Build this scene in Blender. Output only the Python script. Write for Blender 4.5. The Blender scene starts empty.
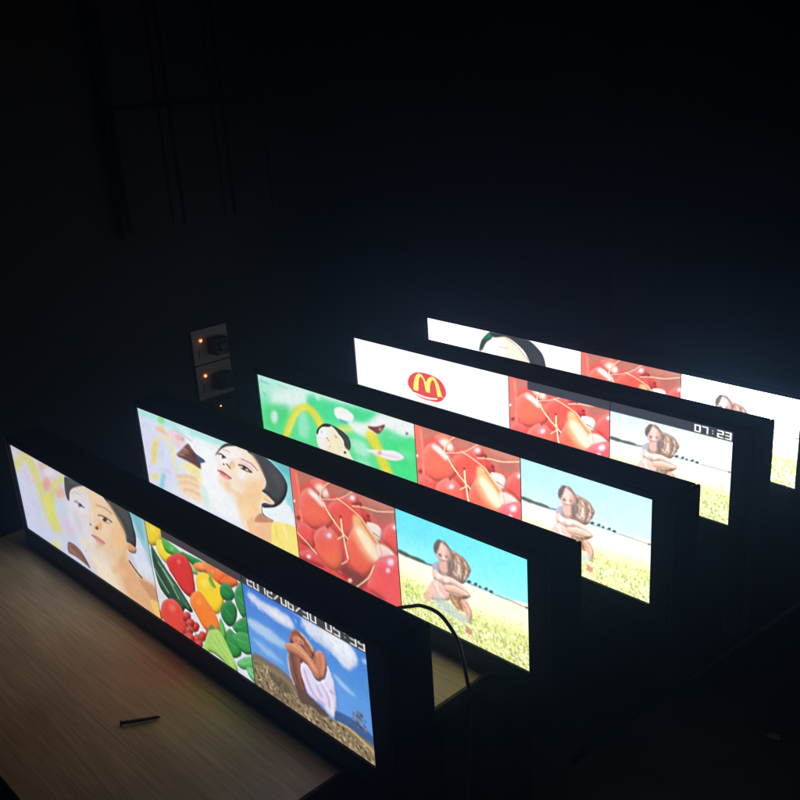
import bpy, bmesh, math, random
import numpy as np
from mathutils import Vector, Matrix

S = bpy.context.scene
COL = S.collection
# ------------------------------------------------------------------ pictures shown on the LED screens
# vector drawings in the screen's own u, v (0..1, v downwards); colours are display values 0-255
PICTURES = {
 'woman_straight': [
  ["base",[216,208,220],[206,208,220],[204,212,236],[206,210,230]],
  ["poly",[150,202,216],[[.908,-.012],[1.018,-.003],[1.034,.659],[.989,.385],[.912,.182]],.0174,.9,1],
  ["poly",[176,210,226],[[.856,-.007],[.933,-.015],[.939,.275],[.882,.329]],.022,.8,1],
  ["poly",[216,222,238],[[.879,.413],[.937,.237],[.984,.49],[1.02,.673],[.967,.834],[.909,.669]],.0114,1,1],
  ["poly",[110,176,190],[[.907,-.001],[.97,-.008],[.98,.236],[.949,.187]],.0174,.7,1],
  ["poly",[150,196,210],[[.979,.023],[1.011,.003],[1.007,.447],[.982,.392]],.0107,.8,1],
  ["poly",[206,214,238],[[-.057,.46],[-.05,.525],[-.042,.591],[-.035,.657],[-.027,.726],[-.019,.794],[-.012,.856],[-.006,.905],[-.001,.947],[.003,.989],[.062,.962],[.11,.853],[.106,.812],[.101,.771],[.095,.723],[.088,.664],[.081,.597],[.073,.53],[.066,.466],[.058,.401],[.051,.337],[-.007,.357]],.0556,.7,0],
  ["poly",[216,216,118],[[.045,.255],[.072,.18],[.095,.122],[.108,.1],[.107,.099],[.118,.103],[.134,.126],[.148,.167],[.159,.226],[.172,.307],[.183,.399],[.194,.494],[.205,.587],[.215,.681],[.229,.758],[.257,.788],[.286,.798],[.325,.752],[.334,.697],[.309,.689],[.289,.669],[.277,.601],[.268,.511],[.257,.418],[.246,.325],[.235,.233],[.222,.151],[.21,.089],[.195,.043],[.173,.013],[.139,.006],[.088,.051],[.047,.119],[.015,.196],[-.014,.277],[.002,.305]],.0401,.9,0],
  ["poly",[216,214,108],[[.331,.692],[.322,.64],[.315,.585],[.313,.511],[.317,.432],[.33,.356],[.348,.282],[.367,.221],[.386,.175],[.412,.134],[.445,.087],[.459,.034],[.429,.039],[.391,.092],[.349,.158],[.317,.235],[.293,.312],[.272,.398],[.256,.489],[.251,.578],[.253,.659],[.26,.721],[.27,.774],[.305,.756]],.0264,.85,0],
  ["poly",[222,218,124],[[.213,.432],[.308,.353],[.311,.553],[.312,.711],[.259,.736],[.223,.584]],.0263,.85,1],
  ["poly",[232,190,176],[[.207,-.054],[.194,-.016],[.17,.02],[.143,.04],[.124,.035],[.121,.008],[.135,-.031],[.16,-.066],[.187,-.085],[.205,-.08]],.0251,.8,1],
  ["poly",[230,180,164],[[.303,.035],[.293,.067],[.274,.096],[.253,.112],[.238,.109],[.236,.087],[.246,.055],[.266,.026],[.287,.01],[.301,.014]],.0224,.8,1],
  ["poly",[226,164,146],[[.316,.224],[.301,.28],[.277,.327],[.254,.346],[.24,.33],[.24,.285],[.255,.228],[.279,.181],[.302,.163],[.316,.179]],.0253,.9,1],
  ["poly",[232,178,146],[[.433,.222],[.42,.263],[.396,.303],[.369,.325],[.351,.322],[.347,.293],[.361,.251],[.386,.211],[.412,.19],[.43,.194]],.0296,.9,1],
  ["poly",[234,198,184],[[.208,.254],[.198,.283],[.18,.311],[.161,.326],[.147,.324],[.145,.304],[.155,.275],[.173,.247],[.193,.232],[.206,.235]],.0233,.7,1],
  ["poly",[240,226,226],[[.36,.057],[.349,.092],[.328,.124],[.305,.142],[.289,.138],[.286,.114],[.298,.08],[.319,.047],[.342,.03],[.357,.034]],.0246,.8,1],
  ["poly",[214,200,222],[[.465,.527],[.443,.599],[.402,.669],[.357,.711],[.325,.707],[.32,.658],[.343,.584],[.385,.514],[.429,.475],[.46,.48]],.0455,.7,1],
  ["poly",[222,196,206],[[.454,.603],[.444,.639],[.423,.674],[.401,.695],[.385,.693],[.383,.669],[.394,.632],[.415,.597],[.437,.577],[.452,.579]],.0255,.6,1],
  ["poly",[222,222,150],[[.3,.918],[.285,.969],[.256,1.019],[.224,1.05],[.202,1.049],[.199,1.016],[.215,.964],[.244,.914],[.275,.884],[.297,.886]],.0271,.9,1],
  ["poly",[196,216,232],[[.419,.414],[.402,.467],[.371,.519],[.337,.549],[.313,.545],[.309,.509],[.327,.454],[.358,.403],[.392,.374],[.415,.378]],.0353,.6,1],
  ["poly",[234,204,170],[[.476,.174],[.518,.089],[.594,.016],[.666,.009],[.733,.029],[.794,.077],[.836,.191],[.852,.348],[.858,.434],[.849,.565],[.909,.669],[1.006,.688],[.996,1.028],[.782,1.104],[.694,1.025],[.571,.979],[.534,.86],[.52,.741],[.502,.647],[.47,.544],[.449,.442],[.454,.318]],.0219,1,1],
  ["poly",[222,220,230],[[.452,.232],[.513,.122],[.57,.081],[.628,.086],[.622,.237],[.587,.395],[.585,.526],[.615,.626],[.573,.843],[.494,.878],[.467,.68],[.419,.469]],.0541,.95,1],
  ["poly",[228,214,206],[[.684,-.022],[.67,.025],[.643,.07],[.613,.095],[.592,.09],[.588,.056],[.603,.007],[.631,-.037],[.66,-.061],[.68,-.055]],.0365,.8,1],
  ["poly",[206,206,220],[[.454,.383],[.499,.387],[.524,.539],[.521,.673],[.472,.587]],.03,.6,1],
  ["poly",[226,214,214],[[.533,.357],[.594,.346],[.611,.437],[.568,.541],[.541,.523]],.0245,.8,1],
  ["poly",[238,208,164],[[.725,.025],[.709,.079],[.679,.13],[.646,.158],[.622,.153],[.618,.115],[.635,.059],[.665,.009],[.698,-.018],[.721,-.012]],.0364,.8,1],
  ["poly",[236,184,132],[[.854,.325],[.835,.416],[.8,.494],[.765,.529],[.742,.505],[.741,.433],[.762,.34],[.796,.263],[.831,.232],[.853,.255]],.0501,.85,1],
  ["poly",[240,216,184],[[.744,.336],[.732,.379],[.709,.42],[.684,.443],[.666,.44],[.663,.411],[.675,.367],[.698,.326],[.723,.304],[.741,.307]],.0327,.7,1],
  ["poly",[230,196,160],[[.796,.515],[.778,.582],[.743,.647],[.704,.686],[.676,.682],[.671,.637],[.69,.568],[.726,.503],[.764,.466],[.791,.471]],.0471,.7,1],
  ["poly",[238,224,200],[[.559,.725],[.668,.661],[.702,.842],[.739,.998],[.678,1.043],[.574,.953]],.0354,.9,1],
  ["poly",[226,172,128],[[.787,.586],[.849,.565],[.909,.669],[1.008,.677],[.996,1.028],[.852,1.067],[.776,.915],[.755,.745]],.0523,.95,1],
  ["poly",[238,190,140],[[.817,.724],[.806,.764],[.785,.805],[.763,.829],[.746,.827],[.743,.8],[.754,.758],[.775,.718],[.798,.695],[.814,.697]],.0335,.8,1],
  ["poly",[200,140,104],[[.893,.696],[1.006,.688],[1.011,.887],[.943,.818]],.0188,.8,1],
  ["poly",[240,200,110],[[.95,.852],[1.015,.841],[1.003,1.02],[.964,.982]],.0071,1,1],
  ["poly",[74,76,78],[[.453,.033],[.486,.017],[.543,.012],[.598,.009],[.545,.062],[.494,.131],[.469,.194],[.454,.288],[.44,.279],[.434,.209],[.44,.123]],.006,1,1],
  ["poly",[120,122,124],[[.479,.057],[.495,.054],[.511,.051],[.527,.047],[.543,.044],[.559,.039],[.575,.035],[.58,.028],[.58,.022],[.564,.026],[.548,.03],[.532,.034],[.516,.037],[.5,.04],[.484,.043],[.479,.051]],.006,.6,0],
  ["form",[64,66,66],[[.731,.002],[.789,.01],[.846,.011],[.899,.008],[.913,.057],[.918,.151],[.923,.233],[.914,.329],[.901,.379],[.863,.39],[.849,.353],[.848,.278],[.824,.199],[.793,.113],[.766,.061]],.034,.35,.12,.0042,1,1],
  ["poly",[88,88,86],[[.811,.035],[.884,.034],[.904,.139],[.883,.183],[.843,.107]],.0167,.5,1],
  ["poly",[44,46,46],[[.789,-.001],[.8,.027],[.812,.056],[.824,.087],[.837,.124],[.851,.163],[.863,.202],[.871,.238],[.877,.273],[.883,.309],[.885,.308],[.886,.304],[.88,.269],[.874,.233],[.866,.197],[.854,.159],[.84,.119],[.827,.083],[.815,.051],[.804,.022],[.792,-.006],[.79,-.005]],.0028,.35,0],
  ["poly",[92,92,92],[[.8,.0],[.812,.028],[.823,.057],[.834,.088],[.846,.125],[.858,.165],[.869,.205],[.876,.241],[.881,.276],[.886,.311],[.888,.31],[.889,.306],[.884,.271],[.879,.236],[.872,.2],[.862,.161],[.849,.12],[.837,.083],[.826,.052],[.815,.024],[.803,-.005],[.802,-.003]],.0028,.35,0],
  ["poly",[44,46,46],[[.812,.002],[.823,.03],[.834,.057],[.845,.089],[.855,.126],[.865,.167],[.874,.207],[.88,.243],[.885,.278],[.889,.313],[.891,.312],[.892,.309],[.888,.274],[.883,.239],[.877,.203],[.869,.163],[.858,.122],[.848,.084],[.837,.053],[.826,.025],[.815,-.003],[.813,-.002]],.0028,.35,0],
  ["poly",[92,92,92],[[.823,.003],[.834,.031],[.845,.058],[.855,.089],[.864,.128],[.872,.169],[.879,.21],[.884,.246],[.888,.281],[.892,.315],[.894,.315],[.895,.311],[.891,.276],[.887,.242],[.882,.205],[.875,.165],[.867,.123],[.858,.085],[.848,.054],[.837,.026],[.826,-.002],[.824,-.0]],.0028,.35,0],
  ["poly",[44,46,46],[[.834,.005],[.845,.032],[.856,.059],[.866,.09],[.873,.129],[.879,.171],[.885,.212],[.889,.248],[.892,.283],[.895,.317],[.897,.317],[.898,.313],[.895,.279],[.892,.244],[.888,.208],[.882,.167],[.876,.124],[.869,.086],[.859,.054],[.848,.027],[.837,-.0],[.835,.001]],.0028,.35,0],
  ["poly",[92,92,92],[[.846,.006],[.856,.033],[.867,.06],[.876,.091],[.882,.13],[.886,.173],[.89,.215],[.893,.251],[.895,.285],[.898,.32],[.9,.319],[.901,.315],[.899,.281],[.896,.247],[.893,.211],[.889,.169],[.885,.126],[.879,.086],[.87,.055],[.859,.028],[.849,.002],[.847,.003]],.0028,.35,0],
  ["poly",[44,46,46],[[.857,.008],[.867,.034],[.878,.061],[.886,.091],[.891,.131],[.893,.175],[.895,.217],[.897,.254],[.899,.288],[.901,.322],[.903,.321],[.904,.318],[.902,.284],[.9,.25],[.898,.213],[.896,.171],[.894,.127],[.889,.087],[.881,.056],[.87,.03],[.86,.003],[.858,.004]],.0028,.35,0],
  ["poly",[92,92,92],[[.868,.009],[.878,.035],[.889,.061],[.897,.092],[.9,.132],[.9,.177],[.9,.22],[.902,.256],[.903,.29],[.904,.324],[.905,.324],[.907,.32],[.906,.286],[.905,.252],[.904,.216],[.903,.173],[.903,.128],[.9,.088],[.892,.057],[.881,.031],[.871,.005],[.869,.006]],.0027,.35,0],
  ["poly",[44,46,46],[[.879,.011],[.889,.037],[.9,.062],[.907,.093],[.908,.133],[.907,.179],[.906,.222],[.906,.259],[.906,.292],[.907,.326],[.908,.326],[.91,.322],[.909,.289],[.909,.255],[.909,.219],[.91,.176],[.912,.13],[.91,.089],[.903,.058],[.892,.032],[.882,.006],[.88,.007]],.0027,.35,0],
  ["form",[222,150,108],[[.858,.363],[.902,.368],[.912,.381],[.899,.432],[.868,.456],[.849,.442]],.0171,.3,.3,.0057,1,1],
  ["poly",[240,190,160],[[.862,.379],[.859,.391],[.853,.402],[.846,.409],[.841,.408],[.84,.4],[.844,.387],[.85,.376],[.857,.369],[.861,.37]],.0086,.8,1],
  ["poly",[58,58,60],[[.84,.57],[.848,.583],[.856,.596],[.864,.61],[.874,.625],[.883,.64],[.892,.653],[.9,.662],[.907,.669],[.914,.675],[.918,.67],[.92,.662],[.913,.655],[.906,.648],[.898,.64],[.89,.627],[.88,.612],[.871,.597],[.863,.583],[.855,.57],[.847,.557],[.843,.561]],.0029,1,0],
  ["poly",[196,184,190],[[.493,.166],[.505,.16],[.517,.155],[.527,.151],[.537,.15],[.545,.151],[.554,.151],[.56,.145],[.56,.138],[.551,.137],[.542,.136],[.532,.137],[.521,.141],[.508,.147],[.497,.153],[.491,.161]],.0061,.7,0],
  ["poly",[120,94,106],[[.496,.263],[.503,.26],[.51,.257],[.517,.256],[.524,.256],[.531,.257],[.539,.26],[.547,.264],[.556,.27],[.565,.275],[.571,.269],[.572,.26],[.564,.254],[.555,.249],[.547,.245],[.539,.242],[.531,.24],[.523,.24],[.515,.241],[.508,.245],[.501,.248],[.495,.257]],.0061,1,0],
  ["poly",[74,54,66],[[.554,.254],[.549,.269],[.54,.284],[.53,.293],[.523,.291],[.522,.281],[.527,.265],[.536,.25],[.546,.241],[.552,.243]],.0091,.9,1],
  ["poly",[200,180,190],[[.538,.227],[.533,.244],[.523,.26],[.513,.269],[.505,.268],[.504,.256],[.509,.239],[.519,.223],[.529,.214],[.537,.216]],.0121,.6,1],
  ["poly",[236,228,232],[[.504,.283],[.553,.3],[.557,.295],[.558,.289],[.509,.273],[.505,.277]],.0046,.6,0],
  ["poly",[170,128,108],[[.667,.159],[.682,.152],[.698,.145],[.712,.14],[.726,.138],[.739,.138],[.75,.14],[.759,.144],[.768,.149],[.776,.155],[.781,.15],[.782,.142],[.774,.136],[.766,.131],[.756,.127],[.744,.125],[.731,.125],[.717,.127],[.702,.132],[.686,.139],[.67,.146],[.666,.153]],.0073,.8,0],
  ["poly",[98,74,78],[[.67,.261],[.678,.255],[.686,.25],[.695,.246],[.706,.242],[.718,.239],[.73,.238],[.741,.241],[.752,.246],[.764,.251],[.77,.245],[.771,.237],[.759,.231],[.747,.226],[.736,.223],[.723,.224],[.711,.227],[.699,.231],[.69,.236],[.681,.241],[.673,.246],[.668,.256]],.0029,1,0],
  ["poly",[66,46,52],[[.733,.245],[.729,.261],[.72,.277],[.71,.285],[.704,.284],[.702,.273],[.707,.256],[.716,.241],[.725,.233],[.732,.234]],.0073,1,1],
  ["poly",[120,88,86],[[.691,.276],[.7,.282],[.71,.288],[.72,.29],[.731,.285],[.742,.277],[.753,.269],[.756,.264],[.755,.261],[.744,.269],[.733,.277],[.723,.281],[.714,.279],[.704,.274],[.695,.268],[.692,.272]],.0029,.8,0],
  ["poly",[232,224,226],[[.701,.259],[.699,.266],[.695,.273],[.69,.277],[.687,.276],[.687,.271],[.689,.264],[.693,.257],[.697,.253],[.7,.254]],.0044,1,1],
  ["poly",[226,208,204],[[.752,.246],[.75,.252],[.747,.258],[.743,.261],[.741,.261],[.74,.257],[.742,.251],[.745,.245],[.749,.242],[.751,.242]],.0043,1,1],
  ["poly",[232,176,112],[[.689,.354],[.681,.387],[.669,.415],[.657,.426],[.649,.417],[.649,.39],[.657,.357],[.669,.33],[.681,.319],[.689,.328]],.0148,.9,1],
  ["poly",[150,92,66],[[.655,.4],[.651,.414],[.643,.428],[.634,.437],[.628,.435],[.627,.425],[.631,.411],[.639,.397],[.648,.389],[.654,.39]],.009,1,1],
  ["poly",[88,52,42],[[.651,.411],[.649,.419],[.645,.426],[.64,.43],[.637,.429],[.637,.424],[.639,.417],[.643,.41],[.647,.406],[.65,.406]],.0045,1,1],
  ["poly",[140,112,104],[[.603,.412],[.601,.421],[.596,.429],[.591,.434],[.587,.433],[.587,.427],[.589,.419],[.594,.411],[.599,.406],[.602,.407]],.0046,1,1],
  ["poly",[216,150,140],[[.583,.538],[.618,.517],[.645,.514],[.687,.527],[.674,.562],[.637,.579],[.611,.565]],.0046,1,1],
  ["poly",[164,84,80],[[.591,.541],[.606,.54],[.622,.538],[.637,.537],[.651,.538],[.666,.54],[.68,.542],[.683,.539],[.683,.535],[.669,.533],[.654,.531],[.639,.53],[.624,.531],[.609,.532],[.594,.534],[.591,.538]],.0023,1,0],
  ["poly",[228,158,144],[[.616,.568],[.642,.57],[.675,.559],[.648,.595],[.622,.589]],.0061,.8,1],
  ["poly",[238,222,202],[[.615,.27],[.614,.304],[.613,.337],[.612,.366],[.611,.387],[.611,.404],[.611,.42],[.62,.419],[.628,.401],[.628,.385],[.628,.369],[.628,.348],[.629,.319],[.631,.286],[.632,.253],[.624,.253]],.0134,.6,0],
  ["poly",[220,176,140],[[.652,.604],[.644,.633],[.629,.66],[.613,.676],[.601,.674],[.599,.656],[.607,.627],[.622,.6],[.639,.584],[.65,.586]],.0214,.55,1],
  ["poly",[216,172,144],[[.674,.24],[.689,.234],[.704,.228],[.718,.226],[.732,.227],[.746,.231],[.759,.235],[.765,.227],[.766,.218],[.753,.214],[.739,.21],[.724,.209],[.709,.212],[.694,.217],[.679,.223],[.673,.232]],.0088,.5,0],
  ["poly",[226,190,160],[[.689,.325],[.729,.314],[.735,.305],[.735,.297],[.695,.308],[.688,.317]],.0089,.5,0],
  ["poly",[214,158,112],[[.829,.407],[.821,.45],[.812,.491],[.802,.534],[.789,.582],[.774,.632],[.758,.678],[.741,.717],[.722,.756],[.702,.798],[.7,.826],[.718,.811],[.738,.77],[.758,.727],[.779,.679],[.797,.626],[.813,.572],[.828,.52],[.839,.473],[.847,.43],[.855,.388],[.846,.379]],.026,.5,0],
  ["poly",[224,172,126],[[.75,.064],[.763,.091],[.776,.119],[.789,.148],[.802,.176],[.815,.205],[.824,.235],[.829,.27],[.831,.307],[.834,.346],[.846,.343],[.856,.317],[.854,.279],[.851,.24],[.846,.203],[.836,.171],[.823,.142],[.81,.113],[.797,.085],[.784,.057],[.772,.029],[.758,.039]],.0199,.6,0],
  ["poly",[232,180,160],[[.8,.361],[.791,.395],[.773,.429],[.753,.448],[.738,.445],[.736,.422],[.746,.386],[.764,.353],[.784,.335],[.798,.338]],.0289,.4,1],
  ["poly",[240,188,174],[[.622,.586],[.65,.575],[.653,.57],[.652,.566],[.624,.577],[.621,.582]],.0046,.7,0],
  ["poly",[142,102,86],[[.369,.824],[.416,.797],[.462,.816],[.494,.865],[.525,.97],[.472,.953],[.405,.946],[.355,.949]],.005,1,1],
  ["poly",[104,72,62],[[.395,.848],[.413,.857],[.432,.867],[.449,.88],[.466,.899],[.482,.921],[.498,.944],[.506,.936],[.51,.921],[.494,.899],[.478,.876],[.461,.857],[.443,.844],[.425,.834],[.407,.824],[.398,.834]],.0083,.6,0],
  ["poly",[180,150,130],[[.369,.899],[.415,.926],[.421,.919],[.423,.91],[.377,.883],[.371,.89]],.0067,.5,0],
  ["poly",[234,222,160],[[.499,.644],[.53,.629],[.564,.685],[.524,.745],[.504,.716]],.0349,.8,1],
  ["poly",[226,210,196],[[.55,.719],[.652,.634],[.711,.657],[.68,.768],[.606,.788]],.038,.7,1],
  ["poly",[240,202,150],[[.773,.284],[.839,.287],[.842,.398],[.782,.56],[.722,.566]],.0433,.6,1],
  ["poly",[160,140,110],[[.514,.797],[.526,.744],[.524,.742],[.522,.747],[.51,.8],[.511,.801]],.0032,.6,0],
 ],
 'vegetables': [
  ["base",[222,226,226],[228,230,236],[218,222,228],[222,224,240]],
  ["form",[78,160,76],[[.152,-.016],[.227,.015],[.228,.097],[.179,.096]],.0258,.26,.18,.0035,1,1],
  ["form",[236,204,56],[[.013,-.016],[.159,-.024],[.204,.068],[.106,.197],[.013,.242],[-.003,.148]],.0263,.26,.18,.0036,1,1],
  ["poly",[250,232,110],[[.124,.033],[.113,.055],[.092,.075],[.068,.087],[.051,.084],[.048,.069],[.059,.047],[.08,.027],[.104,.016],[.12,.018]],.0199,.7,1],
  ["form",[240,212,52],[[.117,.138],[.209,.112],[.224,.186],[.291,.219],[.284,.255],[.201,.332],[.133,.308],[.096,.245]],.0264,.26,.18,.0036,1,1],
  ["poly",[252,236,120],[[.208,.164],[.199,.182],[.181,.2],[.162,.209],[.148,.208],[.145,.195],[.154,.177],[.172,.159],[.191,.15],[.205,.152]],.0166,.7,1],
  ["form",[82,170,78],[[.186,.086],[.328,.11],[.428,.138],[.555,.125],[.657,.091],[.589,.185],[.5,.216],[.426,.178],[.325,.201],[.196,.209]],.026,.26,.18,.0035,1,1],
  ["poly",[150,210,120],[[.311,.134],[.303,.151],[.288,.166],[.271,.174],[.259,.173],[.256,.161],[.264,.145],[.279,.13],[.296,.122],[.308,.123]],.0147,.7,1],
  ["form",[44,136,66],[[.385,.128],[.583,.097],[.68,.101],[.618,.165],[.502,.184]],.0255,.26,.18,.0035,1,1],
  ["form",[150,206,130],[[.398,.163],[.491,.185],[.551,.237],[.497,.275],[.439,.235]],.0256,.26,.18,.0035,1,1],
  ["form",[50,88,64],[[.023,.244],[.088,.3],[.184,.404],[.302,.515],[.414,.649],[.391,.697],[.332,.696],[.29,.761],[.219,.695],[.147,.709],[.055,.64],[.02,.468]],.0294,.4,.15,.0029,1,1],
  ["poly",[34,64,48],[[.022,.361],[.045,.416],[.068,.471],[.096,.523],[.132,.571],[.172,.616],[.212,.661],[.233,.651],[.244,.629],[.204,.584],[.164,.54],[.129,.493],[.102,.441],[.08,.387],[.057,.332],[.036,.338]],.0124,.8,0],
  ["poly",[70,112,84],[[.052,.335],[.085,.375],[.118,.415],[.162,.466],[.222,.533],[.291,.61],[.36,.686],[.377,.677],[.386,.659],[.317,.583],[.248,.507],[.188,.44],[.145,.39],[.112,.35],[.079,.31],[.061,.317]],.0099,.8,0],
  ["poly",[158,184,158],[[.077,.378],[.106,.411],[.135,.443],[.165,.482],[.2,.531],[.236,.588],[.272,.644],[.278,.641],[.282,.635],[.246,.579],[.209,.522],[.175,.473],[.144,.434],[.115,.402],[.086,.369],[.08,.372]],.0037,.9,0],
  ["poly",[158,184,158],[[.126,.419],[.232,.534],[.239,.531],[.242,.525],[.135,.41],[.129,.412]],.0037,.9,0],
  ["poly",[158,184,158],[[.02,.474],[.037,.5],[.054,.526],[.073,.553],[.098,.584],[.126,.616],[.154,.648],[.161,.645],[.164,.639],[.136,.607],[.108,.575],[.083,.544],[.063,.517],[.047,.491],[.03,.465],[.024,.467]],.0038,.9,0],
  ["form",[216,54,52],[[.199,.29],[.313,.179],[.422,.143],[.482,.214],[.492,.373],[.475,.486],[.425,.538],[.329,.52],[.254,.435],[.203,.369]],.0265,.26,.18,.0036,1,1],
  ["poly",[244,140,126],[[.373,.224],[.365,.24],[.35,.255],[.334,.264],[.322,.262],[.319,.251],[.327,.235],[.342,.22],[.358,.211],[.37,.213]],.0148,.7,1],
  ["form",[222,70,58],[[.058,.792],[.129,.713],[.21,.675],[.275,.707],[.319,.795],[.308,.922],[.253,1.006],[.144,1.027],[.036,.994],[.011,.906]],.0284,.26,.18,.0039,1,1],
  ["poly",[246,140,120],[[.213,.756],[.201,.784],[.176,.811],[.148,.827],[.128,.826],[.124,.808],[.137,.78],[.162,.752],[.19,.737],[.209,.738]],.0248,.7,1],
  ["poly",[210,80,62],[[-.006,.892],[.028,.942],[.019,.984],[-.015,.995]],.0079,1,1],
  ["form",[200,48,44],[[.388,.743],[.366,.791],[.325,.83],[.29,.836],[.281,.806],[.304,.758],[.345,.719],[.38,.713]],.0272,.26,.18,.0037,1,1],
  ["poly",[236,120,104],[[.34,.753],[.336,.763],[.327,.773],[.318,.778],[.311,.778],[.31,.772],[.314,.762],[.322,.752],[.332,.747],[.339,.747]],.0087,.7,1],
  ["form",[200,48,44],[[.472,.794],[.45,.842],[.41,.881],[.376,.888],[.367,.858],[.389,.809],[.429,.771],[.463,.765]],.0271,.26,.18,.0037,1,1],
  ["poly",[236,120,104],[[.425,.805],[.42,.815],[.412,.824],[.403,.83],[.396,.83],[.394,.823],[.399,.814],[.407,.804],[.416,.798],[.423,.799]],.0087,.7,1],
  ["form",[200,48,44],[[.417,.79],[.395,.838],[.354,.877],[.319,.884],[.31,.854],[.333,.805],[.374,.767],[.408,.76]],.0272,.26,.18,.0037,1,1],
  ["poly",[236,120,104],[[.369,.801],[.365,.811],[.356,.82],[.347,.826],[.34,.825],[.338,.819],[.343,.809],[.351,.8],[.361,.794],[.367,.795]],.0087,.7,1],
  ["form",[200,48,44],[[.392,.878],[.369,.927],[.328,.967],[.293,.974],[.284,.944],[.307,.895],[.348,.855],[.383,.849]],.0276,.26,.18,.0038,1,1],
  ["poly",[236,120,104],[[.343,.89],[.339,.9],[.33,.91],[.321,.916],[.314,.915],[.312,.909],[.317,.899],[.325,.889],[.335,.883],[.342,.884]],.0088,.7,1],
  ["form",[200,48,44],[[.374,.95],[.352,.999],[.311,1.04],[.275,1.047],[.266,1.017],[.289,.967],[.33,.927],[.365,.92]],.0278,.26,.18,.0038,1,1],
  ["poly",[236,120,104],[[.326,.962],[.321,.972],[.313,.982],[.303,.988],[.296,.987],[.295,.981],[.299,.971],[.308,.961],[.317,.955],[.324,.955]],.0089,.7,1],
  ["form",[200,48,44],[[.537,.849],[.515,.897],[.476,.936],[.442,.943],[.434,.913],[.455,.865],[.494,.826],[.528,.82]],.027,.26,.18,.0037,1,1],
  ["poly",[236,120,104],[[.49,.86],[.486,.87],[.478,.879],[.469,.885],[.462,.885],[.461,.878],[.465,.869],[.473,.859],[.482,.854],[.489,.854]],.0087,.7,1],
  ["form",[200,48,44],[[.471,.914],[.449,.963],[.409,1.003],[.374,1.01],[.365,.98],[.388,.931],[.428,.891],[.462,.885]],.0274,.26,.18,.0037,1,1],
  ["poly",[236,120,104],[[.423,.926],[.419,.936],[.411,.946],[.401,.951],[.395,.951],[.393,.945],[.397,.935],[.406,.925],[.415,.919],[.422,.92]],.0088,.7,1],
  ["form",[200,48,44],[[.623,.834],[.603,.881],[.565,.92],[.531,.926],[.523,.897],[.544,.849],[.582,.812],[.615,.805]],.0267,.26,.18,.0036,1,1],
  ["poly",[236,120,104],[[.578,.845],[.574,.855],[.566,.864],[.557,.87],[.551,.869],[.549,.863],[.553,.853],[.561,.844],[.57,.839],[.577,.839]],.0085,.7,1],
  ["form",[200,48,44],[[.642,.864],[.621,.911],[.583,.95],[.55,.957],[.542,.927],[.563,.88],[.601,.841],[.633,.835]],.0267,.26,.18,.0036,1,1],
  ["poly",[236,120,104],[[.597,.875],[.593,.885],[.585,.894],[.576,.9],[.569,.899],[.568,.893],[.572,.884],[.58,.874],[.589,.869],[.595,.869]],.0086,.7,1],
  ["form",[200,48,44],[[.63,.763],[.61,.809],[.572,.847],[.539,.854],[.53,.825],[.551,.777],[.589,.74],[.622,.734]],.0265,.26,.18,.0036,1,1],
  ["poly",[236,120,104],[[.585,.773],[.581,.783],[.573,.792],[.564,.797],[.558,.797],[.556,.791],[.56,.781],[.568,.772],[.577,.767],[.584,.767]],.0085,.7,1],
  ["form",[200,48,44],[[.386,.965],[.364,1.014],[.323,1.055],[.287,1.062],[.279,1.032],[.302,.982],[.343,.942],[.378,.935]],.0278,.26,.18,.0038,1,1],
  ["poly",[236,120,104],[[.338,.977],[.334,.987],[.325,.997],[.315,1.003],[.309,1.002],[.307,.996],[.311,.986],[.32,.976],[.33,.97],[.336,.97]],.0089,.7,1],
  ["form",[200,48,44],[[.48,.962],[.458,1.011],[.418,1.051],[.383,1.059],[.374,1.029],[.397,.979],[.437,.939],[.471,.933]],.0275,.26,.18,.0038,1,1],
  ["poly",[236,120,104],[[.432,.974],[.428,.984],[.419,.994],[.41,1.0],[.403,.999],[.402,.993],[.406,.983],[.415,.973],[.424,.968],[.431,.968]],.0088,.7,1],
  ["poly",[120,150,70],[[.317,.829],[.336,.851],[.355,.873],[.381,.892],[.419,.905],[.465,.914],[.509,.924],[.515,.92],[.516,.915],[.471,.905],[.426,.896],[.388,.883],[.362,.864],[.344,.843],[.325,.821],[.32,.823]],.0025,.8,0],
  ["form",[240,138,68],[[.517,.173],[.641,.089],[.693,.098],[.648,.19],[.543,.222]],.0252,.26,.18,.0034,1,1],
  ["poly",[250,180,120],[[.619,.138],[.612,.153],[.598,.168],[.583,.176],[.572,.174],[.569,.164],[.576,.148],[.59,.134],[.605,.126],[.617,.127]],.0142,.7,1],
  ["form",[238,118,58],[[.645,.15],[.729,.07],[.768,.095],[.823,.057],[.924,.073],[.965,.117],[.866,.207],[.772,.222],[.693,.247]],.0247,.26,.18,.0034,1,1],
  ["poly",[250,170,110],[[.732,.135],[.726,.151],[.712,.165],[.697,.173],[.686,.172],[.684,.161],[.691,.146],[.704,.131],[.719,.123],[.73,.125]],.014,.7,1],
  ["poly",[222,76,42],[[.768,.198],[.787,.171],[.805,.146],[.825,.125],[.852,.106],[.884,.087],[.916,.068],[.924,.057],[.918,.054],[.885,.072],[.852,.092],[.821,.114],[.795,.141],[.776,.168],[.757,.195],[.758,.203]],.0067,.8,0],
  ["form",[246,208,48],[[.53,.264],[.637,.189],[.712,.212],[.787,.233],[.799,.327],[.764,.444],[.687,.544],[.609,.533],[.539,.465],[.512,.372]],.0254,.26,.18,.0035,1,1],
  ["poly",[254,236,120],[[.665,.274],[.651,.306],[.623,.336],[.592,.353],[.57,.35],[.565,.328],[.579,.296],[.607,.266],[.638,.25],[.66,.253]],.0286,.7,1],
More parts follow.
